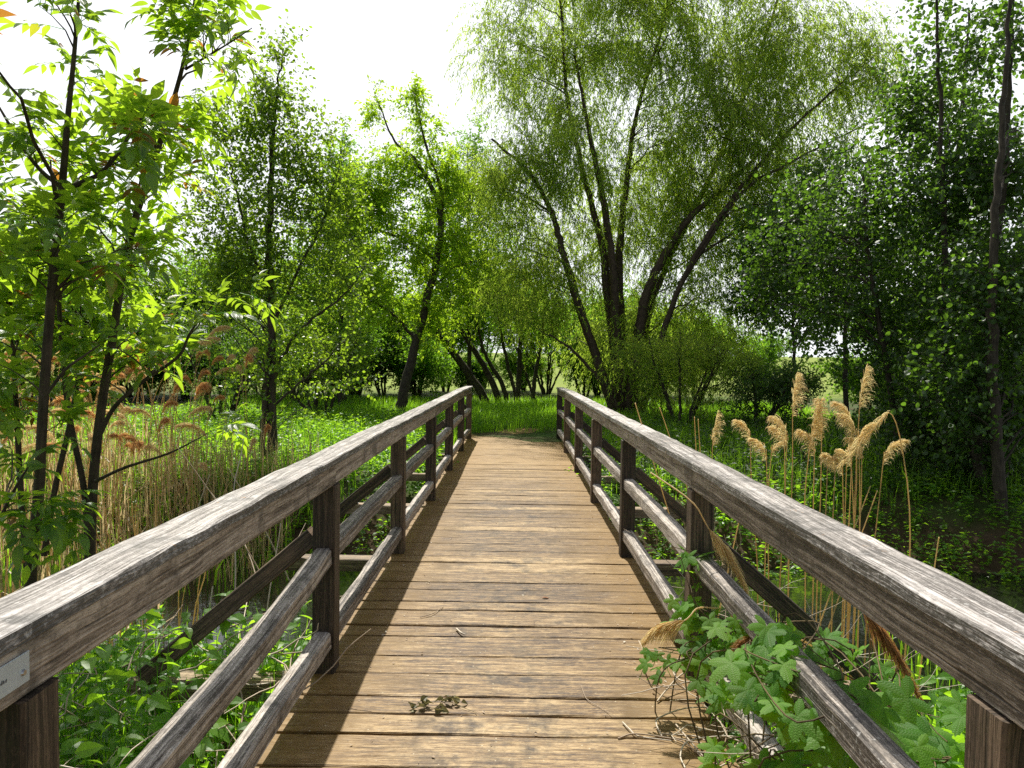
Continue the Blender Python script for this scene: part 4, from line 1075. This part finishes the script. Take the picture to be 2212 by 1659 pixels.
# ------------------------------------------------------------------ hop plants on the right rails
def hop(label, seed, spots, nst, size):
    r = np.random.default_rng(seed)
    base = gbase((spots[0][0][0], spots[0][0][1], 0))
    root = thing("hop_plant", label, "vine", base, "hop plants climbing the right railing")
    lm, wm = MB(), MB()
    allp = []
    for c, e, n, sz in spots:
        p = c + rnd_unit(r, n) * (r.random((n, 1)) ** .4) * e
        allp.append(p)
        a = r.normal(-1.9, 1.2, n)                          # tips hang outward, mostly towards the light side
        yd = np.column_stack([np.cos(a), np.sin(a), r.uniform(-.75, -.05, n)])
        zd = np.array([-.1, -.35, 1.0]) + r.normal(0, .34, (n, 3))
        place(lm, HOP, p, yd, zd, sz * r.uniform(.6, 1.2, n), r.uniform(.9, 1.05, n))
        q = p + np.column_stack([r.normal(0, .03, n), r.normal(0, .03, n), -r.uniform(.03, .08, n)])
        tubes(wm, np.stack([q, (p + q) / 2 + r.normal(0, .006, (n, 3)), p], 1), np.array([[.0016, .0014, .001]]).repeat(n, 0), 4, .5, 1)
    allp = np.concatenate(allp)
    for k in range(nst):
        i = r.choice(len(allp), 4, replace=False)
        pts = allp[i][np.argsort(allp[i][:, 2])]
        pts = np.vstack([[base[0] + r.normal(0, .1), base[1] + r.normal(0, .1), base[2]], pts + r.normal(0, .03, (4, 3))])
        P, Rd = smooth_path(pts, 26, [.0038, .003, .0024, .0016])
        tubes(wm, P[None], Rd[None], 5, r.random())
    wm.build("stem", [B_VINE, L_HERB], root, base, True)
    lm.build("leaves", L_HOP, root, base, True)
    return root
def H(px, py, y, e, n, sz): return (at(px, py, y), np.array(e), n, sz)
def H(px, py, y, e, n, sz): return (at(px, py, y), np.array(e) * 1.1, int(n * 1.7), sz * 1.18)
hop("hop plant twining up the post with a few hanging leaves near its top", 201, [H(1510, 1215, 3.42, (.09, .06, .06), 5, .105), H(1530, 1290, 3.5, (.10, .08, .08), 5, .06), H(1475, 1340, 3.3, (.10, .1, .09), 8, .085), H(1440, 1430, 3.15, (.14, .1, .06), 8, .07), H(1560, 1400, 3.2, (.14, .15, .10), 16, .105)], 7, .1)
hop("large-leaved hop plant sprawling over the two lower rails", 202, [H(1690, 1410, 2.35, (.12, .16, .07), 10, .10), H(1640, 1470, 2.3, (.12, .14, .08), 9, .11), H(1740, 1545, 2.1, (.10, .10, .05), 5, .15), H(1870, 1540, 2.05, (.12, .12, .06), 5, .145), H(1600, 1340, 2.8, (.12, .2, .09), 9, .09), H(1760, 1400, 2.9, (.16, .2, .1), 9, .10), H(1550, 1480, 2.75, (.1, .15, .06), 5, .09)], 9, .12)
hop("shaded hop plant crowding the corner post beneath the right handrail", 203, [H(1900, 1630, 2.05, (.14, .13, .06), 6, .15), H(2020, 1600, 2.2, (.16, .2, .10), 8, .14), H(2000, 1500, 2.8, (.2, .3, .10), 6, .10), H(1560, 1640, 2.35, (.10, .06, .04), 3, .08), H(1720, 1640, 2.2, (.12, .1, .05), 5, .13)], 7, .12)

# broken reed plumes lying in the hop
for k, (x0, y0, x1, y1, yy_, lab, mat) in enumerate([(1860, 1310, 1990, 1520, 2.75, "rust-brown reed plume leaning across under the right handrail", L_RUST), (1530, 1140, 1610, 1275, 3.3, "golden reed plume caught behind the hop-covered post", L_PLUME),
                                                      (1480, 1340, 1395, 1385, 3.1, "tan reed plume lying over the low rail edge", L_PLUME), (1700, 1395, 1590, 1400, 2.75, "brown crumpled reed plume on the mid rail among hop leaves", L_RUST)]):
    r = np.random.default_rng(400 + k)
    a, c = at(x0, y0, yy_), at(x1, y1, yy_ - .05)
    d = c - a; L = np.linalg.norm(d); n = 480
    o0 = a.copy(); u = r.random(n); b0 = a + d * u[:, None] + [0, 0, 0]
    b0[:, 2] += .03 * np.sin(u * math.pi)
    dd = unit(unit(d) * 1.1 + rnd_unit(r, n) * .45 + np.array([.1, 0, -.15])); l = .10 * (1.15 - u) * r.uniform(.5, 1.2, n) + .02
    sd = unit(np.cross(dd, rnd_unit(r, n))) * .0013
    p1 = b0 + dd * l[:, None] * .6; p2 = b0 + dd * l[:, None] + np.array([0, 0, -.25]) * l[:, None]
    W = np.stack([b0 - sd * .5, b0 + sd * .5, p1 - sd, p1 + sd, p2], 1)
    off = (np.arange(n) * 5)[:, None, None]
    mb = MB()
    mb.add(W.reshape(-1, 3), [(np.array([(0, 1, 3, 2)])[None] + off).reshape(-1, 4), (np.array([(2, 3, 4)])[None] + off).reshape(-1, 3)], None, np.repeat(r.random(n), 5))
    pp = mb.build("plume", mat)
    mb = MB(); P, Rd = smooth_path([a - d * 1.3 + [0, .25, -.15], a - d * .4 + [0, .05, .0], a, c], 12, [.004, .0035, .003, .001])
    tubes(mb, P[None], Rd[None], 5, .8)
    o = mb.build("broken_reed", L_REED, None, o0, True)
    pp.parent = o; pp.location = -o0
    tag(o, lab, "reed")

# dead vine stems curling over the deck
def vine(label, pts, rad=.004, tone=.5, seed=0):
    r = np.random.default_rng(seed)
    mb = MB()
    for q in pts:
        P, Rd = smooth_path(np.array(q), 8 * len(q), [rad, rad * .9, rad * .6])
        tubes(mb, P[None], Rd[None], 5, np.clip(tone + r.normal(0, .2), 0, 1))
    o0 = np.array(pts[0][0])
    o = mb.build("dead_vine", L_STRAW, None, o0, True)
    return tag(o, label, "vine", "dead vines on the deck edge")
def D(px, py, h=0.008):
    p = onz(px, py, 0.0); p = onz(px, py, float(dz(p[1])) + h); return p
vine("dead vine looping out from the railing over the planks near the first post", [
    [D(1420, 1515), D(1440, 1490, .03), D(1475, 1455, .07), D(1530, 1430, .10), D(1600, 1400, .16)],
    [D(1600, 1440, .1), D(1530, 1470, .06), D(1470, 1470, .03), D(1455, 1440, .05), D(1500, 1420, .1)],
    [D(1380, 1385, .12), D(1400, 1415, .14), D(1460, 1425, .16), D(1520, 1405, .2), D(1560, 1380, .3)]], .0042, .55, 1)
vine("dead vine with pale bare stems trailing across the closest planks", [
    [D(1430, 1590), D(1418, 1565, .02), D(1425, 1550, .03), D(1480, 1530, .05), D(1560, 1525, .05), D(1600, 1500, .1)],
    [D(1460, 1565, .02), D(1490, 1600, .02), D(1530, 1640, .01), D(1590, 1635, .03), D(1680, 1610, .12)],
    [D(1430, 1585), D(1500, 1590, .02), D(1540, 1600, .03), D(1600, 1560, .05), D(1660, 1520, .15)],
    [D(1335, 1595), D(1370, 1585, .015), D(1430, 1592, .01), D(1480, 1605, .01), D(1530, 1650)],
    [D(1345, 1560), D(1360, 1575, .01), D(1380, 1590, .005), D(1450, 1600, .01)],
    [D(1480, 1659), D(1470, 1630, .02), D(1490, 1600, .04), D(1570, 1590, .06), D(1640, 1600, .12)],
    [D(1550, 1659), D(1600, 1630, .04), D(1650, 1580, .1), D(1700, 1540, .2)]], .0036, .8, 2)
vine("dead vine bundle bent round the low rail below the hop", [
    [D(1560, 1450, .15), D(1620, 1470, .2), D(1700, 1450, .3), D(1760, 1430, .35)], [D(1590, 1480, .12), D(1650, 1500, .18), D(1700, 1480, .25), D(1740, 1420, .4)],
    [D(1540, 1659, .03), D(1600, 1600, .08), D(1640, 1540, .16), D(1690, 1480, .25)]], .0045, .4, 3)

# wilted sprig, twig, leaf and fluff on the deck
r = np.random.default_rng(77)
mb = MB()
pts = [D(885, 1535), D(910, 1525, .012), D(940, 1530, .01), D(965, 1515, .015), D(1000, 1528, .008), D(1030, 1540, .004)]
P, Rd = smooth_path(np.array(pts), 30, [.0022, .0018, .001]); tubes(mb, P[None], Rd[None], 4, .6)
pl = P[r.choice(22, 26)] + r.normal(0, .014, (26, 3)) * [1, 1, .3] + [0, 0, .008]
a = r.uniform(0, 6.28, 26)
place(mb, leaf_shape(5, lambda q: max(.03, math.sin(math.pi * q ** .8)), .34, .9, -.5, .06), pl, np.column_stack([np.cos(a), np.sin(a), r.uniform(-.1, .5, 26)]), rnd_unit(r, 26) + [0, 0, .6], r.uniform(.022, .045, 26))
tag(mb.build("wilted_sprig", leafmat("wilted_leaf", ((.10, .10, .045), (.17, .165, .075), (.27, .25, .13)), (.25, .22, .08), .25, .6), None, (0, 0, 0)), "small wilted grey-green sprig lying on the planks", "sprig")
mb = MB(); P, Rd = smooth_path(np.array([D(986, 1358), D(995, 1366, .012), D(1005, 1371, .006)]), 8, [.006, .005, .003]); tubes(mb, P[None], Rd[None], 5, .98)
tag(mb.build("twig", L_STRAW, None, (0, 0, 0), True), "short white chip of twig on the middle planks", "twig")
mb = MB(); P, Rd = smooth_path(np.array([D(908, 1333), D(935, 1325, .012), D(958, 1310, .008)]), 8, [.003, .0028, .002]); tubes(mb, P[None], Rd[None], 5, .35)
tag(mb.build("twig", L_STRAW, None, (0, 0, 0), True), "thin brown twig at the shadow edge on the planks", "twig")
mb = MB(); P, Rd = smooth_path(np.array([D(1255, 1480), D(1262, 1500, .006), D(1270, 1512, .008), D(1300, 1530, .004), D(1325, 1545)]), 16, [.0018, .0016, .001]); tubes(mb, P[None], Rd[None], 4, .45)
tag(mb.build("twig", L_STRAW, None, (0, 0, 0), True), "wispy bent grass stem lying on planks clear of the vines", "twig")
mb = MB()
place(mb, NETTLE, np.array([D(1170, 1291, .006)]), np.array([(1, .05, .12)]), np.array([(0, .2, 1.0)]), .055, .7, .5)
tag(mb.build("fallen_leaf", plain("orange_leaf", (.45, .15, .03), .6)), "single orange leaf lying on a plank", "leaf")
n = 420
xy = np.column_stack([np.where(r.random(n) < .6, r.choice([-1, 1], n) * r.uniform(.55, .84, n), r.uniform(-.84, .84, n)), r.uniform(2, 14, n)])
mb = MB(); a = r.uniform(0, 6.28, n)
place(mb, DIAMOND, np.column_stack([xy, dz(xy[:, 1]) + .004]), np.column_stack([np.cos(a), np.sin(a), r.uniform(0, .3, n)]), np.array([0, 0, 1.0]) + r.normal(0, .3, (n, 3)), r.uniform(.008, .022, n), r.uniform(.3, .7, n))
tag(mb.build("litter", L_STRAW), "pale bud scales and flakes scattered on the planks", None, kind='stuff')
